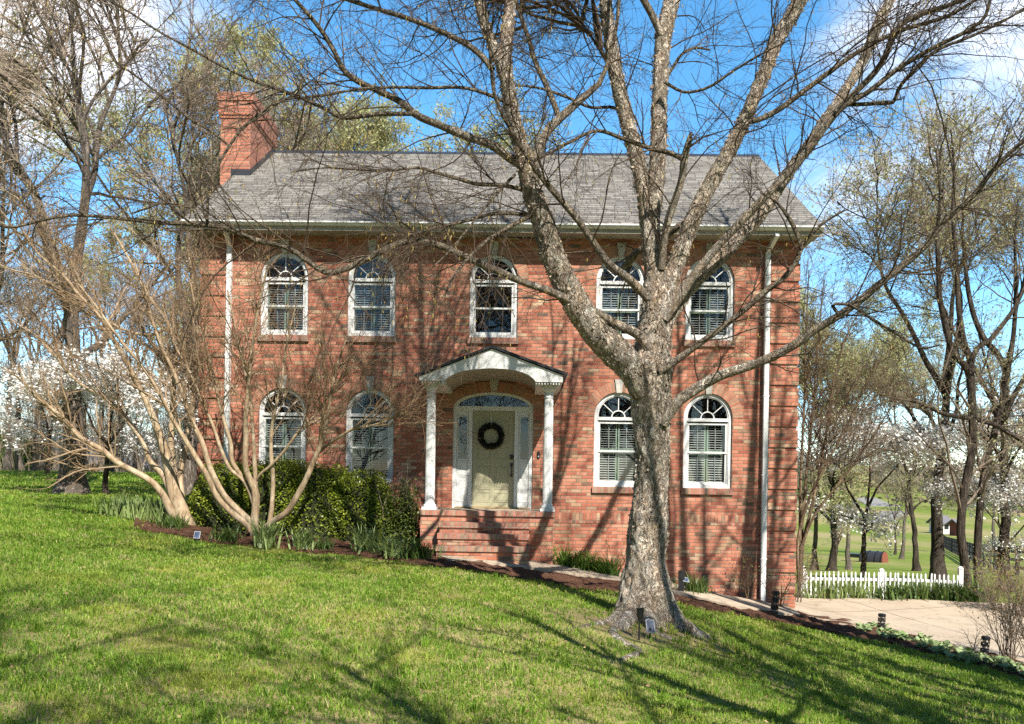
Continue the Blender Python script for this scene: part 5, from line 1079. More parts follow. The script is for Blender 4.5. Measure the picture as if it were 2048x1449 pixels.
# ================================================================== BACKGROUND TREES
def crown_tree(name, seed, H, trunk_r, spread, fork, n1, n2, n3, n4, mats, buds=None, up=.03, wig=.12, rm=(.02, .012, .009, .007), lens=(.5, .5, .5, .5), trunk_bend=.04, ang=(.7, .7, .7), t0=.25, flat=0.0, only=None):
    """generic deciduous tree standing at the origin: trunk object with crown"""
    rg = np.random.default_rng(seed); o = bpy.data.objects.new(name, None); o.empty_display_size = .3; COL.objects.link(o)
    z = np.linspace(0, 1, 14); bend = np.cumsum(rg.standard_normal((14, 2)) * trunk_bend * H / 14, 0); bend -= bend[0]
    tr = np.column_stack([bend, z * H * fork - .3, trunk_r * (1.35 * np.exp(-z * 14) + 1 - .45 * z)])
    paths = [tr]; nf = 3 if fork < .9 else 1
    if fork < .9:
        for k in range(nf):
            an = k * 2.1 + rg.random(); L = H * (1 - fork) * (.85 + .3 * rg.random()); p = [tr[-1, :3]]; d = np.array([math.cos(an) * .45 * spread, math.sin(an) * .45 * spread, 1.0]); d /= np.linalg.norm(d)
            for j in range(11): d = d + rg.standard_normal(3) * .10 + np.array([0, 0, .04]); d /= np.linalg.norm(d); p.append(p[-1] + d * L / 11)
            paths.append(np.column_stack([np.array(p), trunk_r * .5 * np.linspace(1, .12, 12)]))
    qs = [resample(q, 24) for q in paths]; Pp = np.stack([q[:, :3] for q in qs]); Rr = np.stack([q[:, 3] for q in qs])
    V, F, rn, rr = tubes([(Pp, Rr)], 10, jitter=.04, seed=seed); V0 = (V, F, rr)
    kk = [max(2, int(n1 * (.5 if (i == 0 and fork < .9) else 1))) for i in range(len(qs))]; st = np.array([t0 if fork >= .9 else .15] * len(qs))
    p1, r1 = spawn(Pp, Rr, kk, t0, 1, ang[0], H * lens[0] * .5 * spread, .55, 10, wig, up, rg, rmin=rm[0])
    if flat: p1[..., 2] = p1[:, :1, 2] + (p1[..., 2] - p1[:, :1, 2]) * (1 - flat)
    p2, r2 = spawn(p1, r1, n2, .2, 1, ang[1], H * lens[1] * .25 * spread, .55, 8, wig, up * .7, rg, rmin=rm[1])
    if flat: p2[..., 2] = p2[:, :1, 2] + (p2[..., 2] - p2[:, :1, 2]) * (1 - flat)
    p3, r3 = spawn(p2, r2, n3, .2, 1, ang[2], H * lens[2] * .12 * spread, .6, 6, wig, up * .5, rg, rmin=rm[2])
    if flat: p3[..., 2] = p3[:, :1, 2] + (p3[..., 2] - p3[:, :1, 2]) * (1 - flat)
    p4, r4 = spawn(p3, r3, n4, .2, 1, .7, H * lens[3] * .06 * spread, .7, 4, wig, 0, rg, rmin=rm[3])
    big, bigr = tubes([(p1, r1)], 6)[:2], tubes([(p1, r1)], 6)[3]
    Vt = np.concatenate([V0[0], big[0]]); Ft = np.concatenate([V0[1], big[1] + len(V0[0])])
    mesh_np('trunk', Vt, [Ft], mats[0], o, attrs={'rad': np.concatenate([V0[2], bigr])}, smooth=True)
    a = tubes([(p2, r2)], 4); b = tubes([(p3, r3), (p4, r4)], 3); parts = [(a[0], a[1], a[2]), (b[0], b[1], b[2])]; ms = [mats[1], mats[1]]
    if buds:
        mat, size, per, asp, upv, sp = buds; src = np.concatenate([p4[:, j] for j in range(1, p4.shape[1])] + [p3[:, j] for j in (2, 3, 4, 5)])
        pos = np.repeat(src, per, 0) if per >= 1 else src[rg.random(len(src)) < per]; pos = pos + rg.standard_normal(pos.shape) * size * 1.5
        parts.append(cards(pos, size, rg, up=upv, aspect=asp, spread=sp)); ms.append(mat)
    Vj, Fj, rj, mj = join(parts); mesh_np('crown', Vj, [Fj], ms, o, mi=mj, attrs={'rnd': rj}); print(name, seed, len(Fj)); return o
used_proto = set()
def plant(proto, label, cat, group, px, py, D=None, s=1.0, rz=0.0, tilt=(0, 0), sx=1.0):
    b = onG(px, py) if D is None else P(px, py, D)
    if D is not None: b = np.array([b[0], b[1], float(G(b[0], b[1]))])
    o = proto if proto.name not in used_proto else copy_tree(proto); used_proto.add(proto.name)
    o.location = tuple(b); o.rotation_euler = (tilt[0], tilt[1], rz); o.scale = (s * sx, s * sx, s); return tag(o, label, cat, group)
T_OLD = crown_tree('bare_tree', 101, 14.5, .34, 1.05, .40, 11, 7, 6, 4, (M['bark_grey'], M['twig_grey']), rm=(.05, .022, .012, .008), trunk_bend=.03, lens=(.62, .62, .6, .6), t0=.3)
T_WOOD = [crown_tree('woodland_tree', 110 + k, 15.0, .20, .62, .55, 10, 5, 4, 4, (M['bark_grey'], M['twig_grey']), rm=(.03, .015, .009, .007), trunk_bend=.05, lens=(.6, .6, .6, .6), t0=.5) for k in range(3)]
T_BUD = [crown_tree('budding_tree', 120 + k, 18.0, .26, .85, .35, 13, 8, 6, 3, (M['bark_dark'], M['twig_grey']), buds=(M['bud'], .072, 2, .5, None, 1), rm=(.03, .015, .010, .008), lens=(.6, .55, .55, .6)) for k in range(2)]
T_PALE = [crown_tree('budding_tree', 130 + k, 11.0, .15, .8, .45, 12, 7, 6, 3, (M['bark_dark'], M['twig_grey']), buds=(M['bud'], .032, .6, .55, None, 1), rm=(.02, .010, .006, .005), lens=(.6, .55, .55, .6), t0=.5) for k in range(2)]
T_DOG = [crown_tree('dogwood_tree', 140 + k, 5.2, .10, 1.35, .46, 8, 7, 5, 3, (M['bark_dark'], M['twig_grey']), buds=((M['blossom'], M['blossom_pink'], M['blossom'])[k], .046, (1, .7, .6)[k], .85, (0, -.4, .9), 1), up=.0, flat=.45, rm=(.02, .01, .006, .005), lens=(.75, .7, .7, .7), ang=(1.0, .8, .7), t0=.75) for k in range(3)]
GW = 'woodland trees beyond the left lawn'
plant(T_OLD, 'big bare grey tree with the thick trunk standing alone on the left lawn', 'tree', 'large bare trees left of the house', 142, 988, None, .98, .6)
plant(T_OLD, 'heavy-limbed bare tree cut by the left edge of the photo', 'tree', 'large bare trees left of the house', -45, 968, 31, .9, 2.4)
plant(T_OLD, 'bare tree with dark trunk between the crape myrtle and the brick corner', 'tree', 'large bare trees left of the house', 377, 990, 26, .80, 4.0)
wl_ = [(12, 44, 1.0, 'first trunk from the left edge in the wood row'), (38, 47, 1.08, 'second trunk from the left edge in the wood row'), (70, 42, .92, 'pale slim tree left of the big lone trunk'),
       (84, 50, .95, 'thin tree close behind the pale slim one'), (112, 46, 1.05, 'leaning dark tree just left of the big lone trunk'), (172, 48, .97, 'slender tree just right of the big lone trunk'), (207, 44, 1.1, 'brown trunk in front of the far red house'),
       (222, 52, 1.0, 'grey trunk behind the brown one by the red house'), (247, 47, .92, 'tree left of the small white shed'), (272, 50, 1.05, 'tree standing before the small white shed'), (308, 55, 1.12, 'tall tree behind the white dogwood'), (345, 58, 1.15, 'tall tree showing left of the chimney side')]
for k, (px, D, s, lab) in enumerate(wl_):
    plant(T_WOOD[k % 3], lab, 'tree', GW, px, 968, D, s * .74, k * 1.7, (.02 * math.sin(k * 2.1), .03 * math.cos(k * 3.3)))
GB = 'greening trees behind the house'
plant(T_BUD[0], 'tall pale green budding tree left of the chimney', 'tree', GB, 415, 970, 40, 1.0, .3)
plant(T_BUD[1], 'pale green budding tree right behind the chimney', 'tree', GB, 575, 970, 42, .98, 1.2)
plant(T_BUD[0], 'broad budding tree above the left half of the roof ridge', 'tree', GB, 690, 970, 40, .96, 2.8)
plant(T_BUD[1], 'low budding treetop peeking over the ridge behind the birch', 'tree', GB, 1000, 980, 46, .78, 3.9)
plant(T_BUD[1], 'olive budding tree left of the right corner shrub', 'tree', 'budding trees right of the house', 1665, 1100, 40, .70, 5.1)
GP = 'budding trees right of the house'
plant(T_PALE[0], 'pale budding tree with crown filling the right sky', 'tree', GP, 1880, 1150, 27, 1.30, .5, sx=1.1)
plant(T_PALE[1], 'slim budding tree right beside the far end of the picket fence', 'tree', GP, 2010, 1190, 23, 1.05, 1.9)
plant(T_PALE[1], 'tree with the broad tapering trunk standing on the field behind the fence', 'tree', GP, 1833, 1142, None, 1.0, 3.3, (0, .06))
plant(T_PALE[0], 'small olive tree on the far field', 'tree', GP, 1790, 1115, 70, .66, 4.4)
plant(T_WOOD[0], 'grey trunk tree nearest the brick corner behind the picket fence', 'tree', 'bare trees on the right field', 1629, 1140, None, .62, 1.0)
plant(T_WOOD[1], 'bare tree behind the left fence panel', 'tree', 'bare trees on the right field', 1697, 1140, None, .58, 2.0)
plant(T_WOOD[2], 'thin pair-like bare tree in the middle of the field', 'tree', 'bare trees on the right field', 1803, 1119, None, .66, 3.0)
plant(T_WOOD[1], 'far bare tree beyond the black board fence', 'tree', 'bare trees on the right field', 1985, 1085, 75, .8, 4.0)
# the forked tree rising past the fence end
def forked(label, base_px, D0, stems, seed): 
    rg = np.random.default_rng(seed); b = P(*base_px, D0); b[2] = float(G(b[0], b[1])); o = thing('forked_tree', label, 'tree', b, 'forked trees by the fence end'); V_, F_, R_, paths = [], [], [], []; off = 0
    for k, (dd, pts) in enumerate(stems):
        s = np.linspace(0, 1, len(pts)); W = np.array([list(P(px, py, D0 + dd * t)) + [w_ / 2 * D0 / FPX] for (px, py, w_), t in zip(pts, s)]); q = resample(W, 40); q[:, 3] = np.maximum(q[:, 3], .01); paths.append(q)
        v, f, r = bumpy_tube(q, 14, .06, seed + k); V_.append(v); F_.append(f + off); R_.append(r); off += len(v)
    mesh_np('trunk', np.concatenate(V_) - b, [np.concatenate(F_)], M['bark_dark'], o, attrs={'rad': np.concatenate(R_)}, smooth=True)
    Pp = np.stack([q[:, :3] for q in paths]); Rr = np.stack([q[:, 3] for q in paths])
    p1, r1 = spawn(Pp, Rr, 11, .35, 1, .75, 1.9, .4, 9, .13, .03, rg, rmin=.009); p2, r2 = spawn(p1, r1, 6, .2, 1, .7, .9, .5, 7, .14, .01, rg, rmin=.006); p3, r3 = spawn(p2, r2, 4, .2, 1, .7, .45, .6, 5, .15, 0, rg, rmin=.004)
    a = tubes([(p1, r1), (p2, r2)], 4); c = tubes([(p3, r3)], 3); src = np.concatenate([p3[:, -1], p3[:, 3], p3[:, 2]]); bu = cards(src[rg.random(len(src)) < .75] + 0, .028, rg, aspect=.55)
    Vj, Fj, rj, mj = join([a[:3], c[:3], bu]); mesh_np('crown', Vj - b, [Fj], [M['twig_dark'], M['twig_dark'], M['bud']], o, mi=mj, attrs={'rnd': rj}); return o
forked('dark forked tree rising just beyond the right fence post', (1937, 1197), 21.5, [
    (0, [(1942, 1205, 24), (1936, 1180, 20), (1930, 1130, 18), (1922, 1070, 16), (1926, 1000, 16), (1944, 900, 16), (1943, 786, 15), (1939, 741, 15)]),
    (-.5, [(1938, 752, 13), (1933, 737, 13), (1907, 708, 12), (1895, 670, 12), (1886, 631, 11), (1880, 600, 10), (1877, 540, 9), (1874, 470, 7), (1880, 390, 5), (1872, 300, 3)]),
    (.6, [(1940, 745, 12), (1940, 716, 12), (1929, 687, 11), (1922, 652, 11), (1917, 610, 10), (1914, 540, 9), (1906, 430, 7), (1908, 340, 5), (1902, 260, 3)]),
    (.0, [(1942, 735, 11), (1946, 714, 11), (1957, 695, 10), (1977, 683, 10), (1998, 658, 9), (2020, 630, 8), (2040, 595, 7), (2060, 540, 5), (2075, 460, 3)]),
    (-.7, [(1944, 838, 8), (1920, 834, 9), (1885, 827, 9), (1860, 815, 8), (1833, 804, 6), (1790, 797, 4), (1760, 790, 3)]),
    (.4, [(1944, 836, 9), (1962, 842, 9), (1990, 850, 9), (2020, 868, 9), (2060, 892, 8)])], 301)
forked('pale grey forked tree standing close behind the dark forked one', (1957, 1197), 22.0, [
    (0, [(1960, 1205, 19), (1957, 1170, 17), (1955, 1110, 15), (1958, 1040, 14), (1966, 960, 13), (1985, 880, 12), (2005, 800, 12), (2012, 728, 11)]),
    (.3, [(2010, 740, 11), (1996, 710, 11), (1972, 683, 11), (1951, 641, 10), (1938, 590, 9), (1930, 520, 7), (1925, 440, 5), (1935, 350, 3)]),
    (-.3, [(2012, 735, 10), (2024, 690, 9), (2030, 630, 8), (2032, 560, 7), (2030, 480, 5), (2036, 400, 3)])], 302)
GD = 'dogwoods in white blossom'
plant(T_DOG[0], 'white flowering dogwood behind the left crape myrtles', 'dogwood', GD, 215, 975, 24.0, .70, .4, sx=1.35)
plant(T_DOG[0], 'small white flowering dogwood on the left edge of the wood', 'dogwood', GD, 95, 968, 34, .86, 2.2)
plant(T_DOG[2], 'white flowering dogwood with a crooked stem behind the left fence panel', 'dogwood', GD, 1727, 1152, 25, .92, 1.5)
plant(T_DOG[2], 'white flowering dogwood low beyond the fence end', 'dogwood', GD, 2010, 1180, 23, .62, 5.0)
plant(T_DOG[1], 'pinkish white dogwood at the right edge of the photo', 'dogwood', GD, 2065, 1150, 27, 1.15, .9)
# evergreen bushes far left
for k, (px, D, s, lab) in enumerate(((52, 58, 1.0, 'dark evergreen bush between the first wood trunks'), (100, 60, 1.15, 'dark evergreen bush left of the big lone trunk'), (-8, 58, 1.1, 'dark evergreen bush at the left edge'))):
    rg = np.random.default_rng(600 + k); b = P(px, 968, D); b[2] = float(G(b[0], b[1])); n = 5200
    u = rg.standard_normal((n, 3)); u /= np.linalg.norm(u, axis=1, keepdims=True); u[:, 2] = np.abs(u[:, 2]); r = (.62 + .42 * rg.random(n))[:, None] * (.75 + .5 * vnoise(u * 3 + 9, k))[:, None]
    pos = u * r * np.array([1.15, 1.0, 2.5]) * s; V_, F_, rn_ = cards(pos, .09, rg, aspect=.6)
    tag(mesh_np('evergreen_bush', V_, [F_], M['ever'], attrs={'rnd': rn_}), lab, 'bush', 'evergreen bushes in the wood').location = tuple(b)
# far wooded hills as one mass
rg = np.random.default_rng(77); n = 5200; px = rg.uniform(-500, 2600, n); Dd = rg.uniform(230, 640, n); pts = np.array([P(a, 950, d) for a, d in zip(px, Dd)]); pts[:, 2] = G(pts[:, 0], pts[:, 1]); keep = (vnoise(pts / 55.0, 8) > .46) ; pts = pts[keep]
m = 16; pos = np.repeat(pts, m, 0); hgt = np.repeat(6 + 7 * rg.random(len(pts)), m); pos[:, 2] += hgt * (.15 + .85 * rg.random(len(pos))); pos[:, :2] += rg.standard_normal((len(pos), 2)) * 2.2
V_, F_, rn_ = cards(pos, 1.0, rg, aspect=.45); tag(mesh_np('far_woods', V_, [F_], M['far_twigs'], attrs={'rnd': rn_}), 'hazy brown bare woods covering the far hills', 'woods', kind='stuff')

# thin saplings and brush between the wood trunks on the left
rg = np.random.default_rng(88); n = 420; pts = np.array([P(a, 968, d) for a, d in zip(rg.uniform(-160, 420, n), rg.uniform(44, 78, n))]); pts[:, 2] = G(pts[:, 0], pts[:, 1]); st = np.zeros((n, 7, 3)); st[:, 0] = pts; d = np.column_stack([rg.standard_normal((n, 2)) * .16, np.ones(n)]); L = (2.5 + 5 * rg.random(n))[:, None]
for j in range(1, 7): d = d + rg.standard_normal((n, 3)) * .07; d /= np.linalg.norm(d, axis=1, keepdims=True); st[:, j] = st[:, j - 1] + d * L / 6
R_ = np.tile(np.linspace(.035, .008, 7), (n, 1)); p2, r2 = spawn(st, R_, 9, .2, 1, .6, L[:, 0] * .4, .5, 6, .12, .05, rg, rmin=.010); p3, r3 = spawn(p2, r2, 4, .2, 1, .6, L[:, 0].repeat(9) * .18, .6, 4, .12, .03, rg, rmin=.008)
V_, F_, rn_, _ = tubes([(st, R_), (p2, r2), (p3, r3)], 3); tag(mesh_np('undergrowth', V_, [F_], M['twig_grey'], attrs={'rnd': rn_}), 'thin brown saplings and brush between the wood trunks', 'undergrowth', kind='stuff')

# ================================================================== HEDGE AND SHRUBS
def shrub(name, label, cat, px, py, D, rx, ry, h, leaf, n, seed, group=None, leafsize=.024, core=True, loose=0.0, twigs=0):
    rg = np.random.default_rng(seed); b = P(px, py, D); b[2] = float(G(b[0], b[1])); o = thing(name, label, cat, b, group)
    def shell(m):
        u = rg.standard_normal((m, 3)); u /= np.linalg.norm(u, axis=1, keepdims=True); u[:, 2] = np.abs(u[:, 2]) * 1.0 - .12
        lump = .86 + .26 * vnoise(u * 2.6 + seed, 3) + .16 * vnoise(u * 6.5 + seed, 4); return u, lump
    def form(u, lump, r):                                     # flattened super-ellipsoid mound reaching to the ground
        e = np.sign(u) * np.abs(u) ** .78; return e * (lump * r)[:, None] * np.array([rx, ry, h])
    u, lump = shell(n); r = 1.0 - .20 * rg.random(n) ** 1.6 - loose * rg.random(n); pos = form(u, lump, r); V_, F_, rn_ = cards(pos, leafsize, rg, up=None, aspect=.62)
    nrm = pos / np.maximum(np.linalg.norm(pos, axis=1, keepdims=True), 1e-6); V2, F2, rn2 = cards(pos[::2] * 1.01, leafsize, rg, up=nrm[::2] * 1.1 + np.array([0, 0, .5]), aspect=.62, spread=.7)
    Vj, Fj, rj, _ = join([(V_, F_, rn_), (V2, F2, rn2)]); mesh_np('foliage', Vj, [Fj], leaf, o, attrs={'rnd': rj})
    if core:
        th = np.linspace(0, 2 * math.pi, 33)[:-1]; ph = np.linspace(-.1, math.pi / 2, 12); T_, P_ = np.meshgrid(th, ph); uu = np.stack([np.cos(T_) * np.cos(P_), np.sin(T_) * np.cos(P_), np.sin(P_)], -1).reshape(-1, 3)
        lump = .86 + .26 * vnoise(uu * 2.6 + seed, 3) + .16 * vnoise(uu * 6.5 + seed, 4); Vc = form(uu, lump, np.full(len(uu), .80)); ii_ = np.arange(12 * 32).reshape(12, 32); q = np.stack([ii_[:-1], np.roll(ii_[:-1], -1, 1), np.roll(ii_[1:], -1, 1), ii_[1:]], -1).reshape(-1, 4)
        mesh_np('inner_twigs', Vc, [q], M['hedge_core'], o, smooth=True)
    if twigs:
        st = np.zeros((twigs, 8, 3)); an = rg.random(twigs) * 6.28; st[:, 0, :2] = rg.standard_normal((twigs, 2)) * .08; d = np.stack([np.cos(an) * .5 * rx, np.sin(an) * .5 * ry, np.full(twigs, h * .9)], 1); d /= np.linalg.norm(d, axis=1, keepdims=True)
        for j in range(1, 8): d = d + rg.standard_normal((twigs, 3)) * .12; d /= np.linalg.norm(d, axis=1, keepdims=True); st[:, j] = st[:, j - 1] + d * h / 7
        R_ = np.tile(np.linspace(.012, .004, 8), (twigs, 1)); p2, r2 = spawn(st, R_, 5, .3, 1, .7, h * .4, .6, 5, .15, 0, rg, rmin=.003); V_, F_, rn_, _ = tubes([(st, R_), (p2, r2)], 4); mesh_np('stems', V_, [F_], M['twig_grey'], o, attrs={'rnd': rn_})
    return o
GH = 'clipped hedge bushes along the house front'
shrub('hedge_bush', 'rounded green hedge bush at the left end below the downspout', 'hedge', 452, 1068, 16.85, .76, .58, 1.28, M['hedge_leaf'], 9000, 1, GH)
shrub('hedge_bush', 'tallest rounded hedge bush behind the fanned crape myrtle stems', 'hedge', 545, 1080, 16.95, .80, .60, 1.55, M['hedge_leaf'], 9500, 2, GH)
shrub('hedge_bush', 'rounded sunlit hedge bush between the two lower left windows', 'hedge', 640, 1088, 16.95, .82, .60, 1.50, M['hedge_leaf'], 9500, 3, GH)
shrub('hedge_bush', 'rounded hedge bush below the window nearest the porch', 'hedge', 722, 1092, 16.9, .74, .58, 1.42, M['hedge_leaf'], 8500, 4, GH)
shrub('azalea_bush', 'loose dark leaved azalea between hedge and porch', 'shrub', 790, 1098, 16.75, .66, .50, 1.42, M['azalea_leaf'], 6500, 5, None, .026, False, .55, 14)
shrub('azalea_bush', 'sparse dark twiggy shrub against the porch platform', 'shrub', 822, 1102, 16.8, .30, .35, 1.05, M['azalea_leaf'], 500, 6, None, .028, False, .8, 8)

def clump(name, label, cat, pos, n, length, width, spread, mat, seed, group=None, lean=.5, droop=.5, kind=None, area=None):
    """strap-leaved plant: curved tapering blades from a common foot (or spread over an area of feet)"""
    rg = np.random.default_rng(seed); pos = np.asarray(pos, float)
    if area is None: ft = np.zeros((n, 3)); ft[:, :2] = rg.standard_normal((n, 2)) * spread
    else:
        f = area[rg.integers(0, len(area), n)]; ft = f - pos; ft[:, :2] += rg.standard_normal((n, 2)) * spread
    ft[:, 2] = G(ft[:, 0] + pos[0], ft[:, 1] + pos[1]) - pos[2] + .03
    an = rg.random(n) * 6.28; L = length * (.55 + .55 * rg.random(n)); w_ = width * (.7 + .6 * rg.random(n)); le = lean * (.2 + rg.random(n)); d = np.stack([np.cos(an) * le, np.sin(an) * le, np.ones(n)], 1); d /= np.linalg.norm(d, axis=1, keepdims=True)
    b3 = an + math.pi / 2 + .5 * rg.standard_normal(n); sv = np.stack([np.cos(b3), np.sin(b3), 0 * an], 1); K = 6; p = ft.copy(); rows = []
    dr = droop * (.3 + 1.2 * rg.random(n))
    for j in range(K):
        t = j / (K - 1); wd2 = w_ * (1 - t ** 2.2) * (.75 + .5 * math.sin(math.pi * min(t + .15, 1))); rows.append(np.stack([p - sv * wd2[:, None], p + sv * wd2[:, None]], 1)); p = p + d * (L / (K - 1))[:, None]
        d = d + np.stack([np.cos(an) * dr * .22, np.sin(an) * dr * .22, -dr * .30 * t], 1); d /= np.linalg.norm(d, axis=1, keepdims=True)
    V_ = np.stack(rows, 1).reshape(n, K * 2, 3); i = np.arange(n)[:, None] * K * 2; q = np.concatenate([np.stack([i + 2 * j, i + 2 * j + 1, i + 2 * j + 3, i + 2 * j + 2], -1).reshape(-1, 4) for j in range(K - 1)])
    o = mesh_np(name, V_.reshape(-1, 3), [q], mat, attrs={'rnd': np.repeat(rg.random(n), K * 2)}); o.location = tuple(pos); return tag(o, label, cat, group, kind)
GI = 'iris clumps in the mulch bed'
clump('iris_plant', 'grey-green iris clump at the foot of the fanned crape myrtle', 'iris', onG(532, 1098), 112, 0.600, 0.0161, .10, M['iris'], 1, GI, .45, .35)
clump('iris_plant', 'grey-green iris clump just right of the crape myrtle foot', 'iris', onG(606, 1100), 87, 0.504, 0.0126, .11, M['iris'], 2, GI, .6, .5)
clump('iris_plant', 'small dark grassy clump right of the crape myrtle irises', 'plant', onG(650, 1104), 75, 0.336, 0.0080, .06, M['liriope'], 3, None, .5, .4)
clump('iris_plant', 'large pale iris clump in front of the hedge end', 'iris', onG(735, 1108), 137, 0.600, 0.0161, .12, M['iris'], 4, GI, .6, .6)
clump('iris_plant', 'iris clump left of the brick steps', 'iris', onG(785, 1118), 137, 0.504, 0.0138, .13, M['iris'], 5, GI, .6, .7)
clump('iris_plant', 'dark green strappy clump tucked against the brick steps', 'plant', onG(838, 1122), 150, 0.432, 0.0115, .12, M['liriope'], 6, None, .5, .5)
clump('iris_plant', 'low grassy clump left of the crape myrtle foot', 'plant', onG(455, 1085), 137, 0.360, 0.0092, .13, M['liriope'], 7, None, .6, .5)
clump('iris_plant', 'low dark clump under the leaning crape myrtle', 'plant', onG(345, 1058), 150, 0.312, 0.0115, .13, M['liriope'], 8, None, .6, .5)
ar = np.array([onG(x_, y_) for x_, y_ in ((232, 1032), (255, 1036), (280, 1040), (305, 1043), (330, 1046), (245, 1022), (290, 1028), (325, 1034))])
clump('iris_bed', 'sunny bed of upright pale iris leaves at the left end of the house', 'iris', ar[3], 420, .46, .015, .16, M['iris'], 9, None, .35, .25, 'stuff', ar)
ar = np.array([onG(x_, y_) for x_, y_ in ((1612, 1197), (1632, 1197), (1652, 1198), (1672, 1198), (1692, 1198), (1712, 1198), (1728, 1198))])
clump('iris_bed', 'bright iris leaves along the left panel of the picket fence', 'iris', ar[3], 420, .55, .018, .12, M['iris'], 10, None, .4, .25, 'stuff', ar)
ar = np.array([onG(x_, 1200 + (x_ - 1770) * .025) for x_ in range(1772, 1975, 16)])
clump('iris_bed', 'dark green iris leaves along the right panel of the picket fence', 'iris', ar[5], 620, .55, .020, .13, M['liriope'], 11, None, .5, .3, 'stuff', ar)
GL = 'daylily clumps below the front wall'
for k, (px, py, lab) in enumerate(((1085, 1128, 'daylily clump right beside the brick steps'), (1135, 1133, 'daylily clump in the middle of the bed below the wall'), (1172, 1138, 'daylily clump third from the steps below the wall'), (1212, 1146, 'daylily clump nearest the birch trunk below the wall'))):
    b = P(px, py, 16.6); b[2] = float(G(b[0], b[1])); clump('daylily_plant', lab, 'daylily', b, 140, .62, .015, .10, M['daylily'], 20 + k, GL, .7, 1.1)
clump('liriope_plant', 'dark strappy plant between the two black path lights near the wall', 'plant', onG(1388, 1192), 230, .52, .010, .12, M['liriope'], 30, None, .6, .7)
# twiggy budding shrubs against the wall
def twig_shrub(label, px, py, D, h, n, seed, name='bare_shrub', group='twiggy shrubs against the front wall', sp=.35, mat=None, leaf=None, lsize=.022, lfrac=.25):
    rg = np.random.default_rng(seed); b = P(px, py, D); b[2] = float(G(b[0], b[1])); o = thing(name, label, 'shrub', b, group); st = np.zeros((n, 9, 3)); an = rg.random(n) * 6.28; st[:, 0, :2] = rg.standard_normal((n, 2)) * .04 * h / .8; d = np.stack([np.cos(an) * sp, np.sin(an) * sp, np.ones(n)], 1); d /= np.linalg.norm(d, axis=1, keepdims=True); hh = (h * (.7 + .4 * rg.random(n)))[:, None]
    for j in range(1, 9): d = d + rg.standard_normal((n, 3)) * .10; d /= np.linalg.norm(d, axis=1, keepdims=True); st[:, j] = st[:, j - 1] + d * hh / 8
    R_ = np.tile(np.linspace(.008, .003, 9), (n, 1)); p2, r2 = spawn(st, R_, 5, .25, 1, .7, h * .42, .7, 6, .13, .05, rg, rmin=.0025); p3, r3 = spawn(p2, r2, 3, .2, 1, .6, h * .2, .8, 4, .13, .03, rg, rmin=.0018)
    V_, F_, rn_, _ = tubes([(st, R_), (p2, r2), (p3, r3)], 4); mesh_np('stems', V_, [F_], mat or M['twig_tan'], o, attrs={'rnd': rn_}); src = np.concatenate([p2[:, -1], p3[:, -1], p3[:, 2]]); src = src[rg.random(len(src)) < lfrac]; V_, F_, rn_ = cards(src, lsize, rg, aspect=.5); mesh_np('leaves', V_, [F_], leaf or M['bud_green'], o, attrs={'rnd': rn_}); return o
twig_shrub('budding twiggy shrub left of the right downspout', 1497, 1203, 17.3, .95, 8, 41)
twig_shrub('budding twiggy shrub right of the right downspout', 1560, 1216, 17.2, .75, 7, 42)
twig_shrub('small leafless shrub half hidden by the birch trunk', 1228, 1150, 16.9, .75, 6, 43)
twig_shrub('bronze leaved upright shrub at the right edge beside the driveway', 2012, 1316, 13.6, 1.25, 26, 44, 'nandina_shrub', 'bronze shrubs by the driveway', .16, M['twig_dark'], M['nandina'], .020, .5)
twig_shrub('bronze leaved shrub cut by the right edge of the photo', 2062, 1322, 13.8, 1.3, 20, 45, 'nandina_shrub', 'bronze shrubs by the driveway', .16, M['twig_dark'], M['nandina'], .020, .5)
twig_shrub('reddish leaved shrub at the left post of the picket fence', 1592, 1180, 20.4, 1.35, 14, 46, 'nandina_shrub', 'bronze shrubs by the driveway', .25, M['twig_dark'], M['nandina'], .028, .6)
twig_shrub('dead flower stalks beside the rightmost lantern', 1948, 1300, 14.2, .42, 4, 47, 'bare_shrub', 'twiggy shrubs against the front wall', .3, M['twig_dark'], M['twig_tan'], .008, .1)
twig_shrub('green leaved shrub behind the bronze ones by the fence end', 1990, 1215, 19.5, 1.2, 18, 48, 'green_shrub', 'shrubs by the fence end', .35, M['twig_grey'], M['bud_green'], .03, .8)
twig_shrub('brownish shrub past the driveway at the right edge', 2045, 1212, 19.0, 1.6, 24, 49, 'green_shrub', 'shrubs by the fence end', .35, M['twig_grey'], M['nandina'], .026, .6)
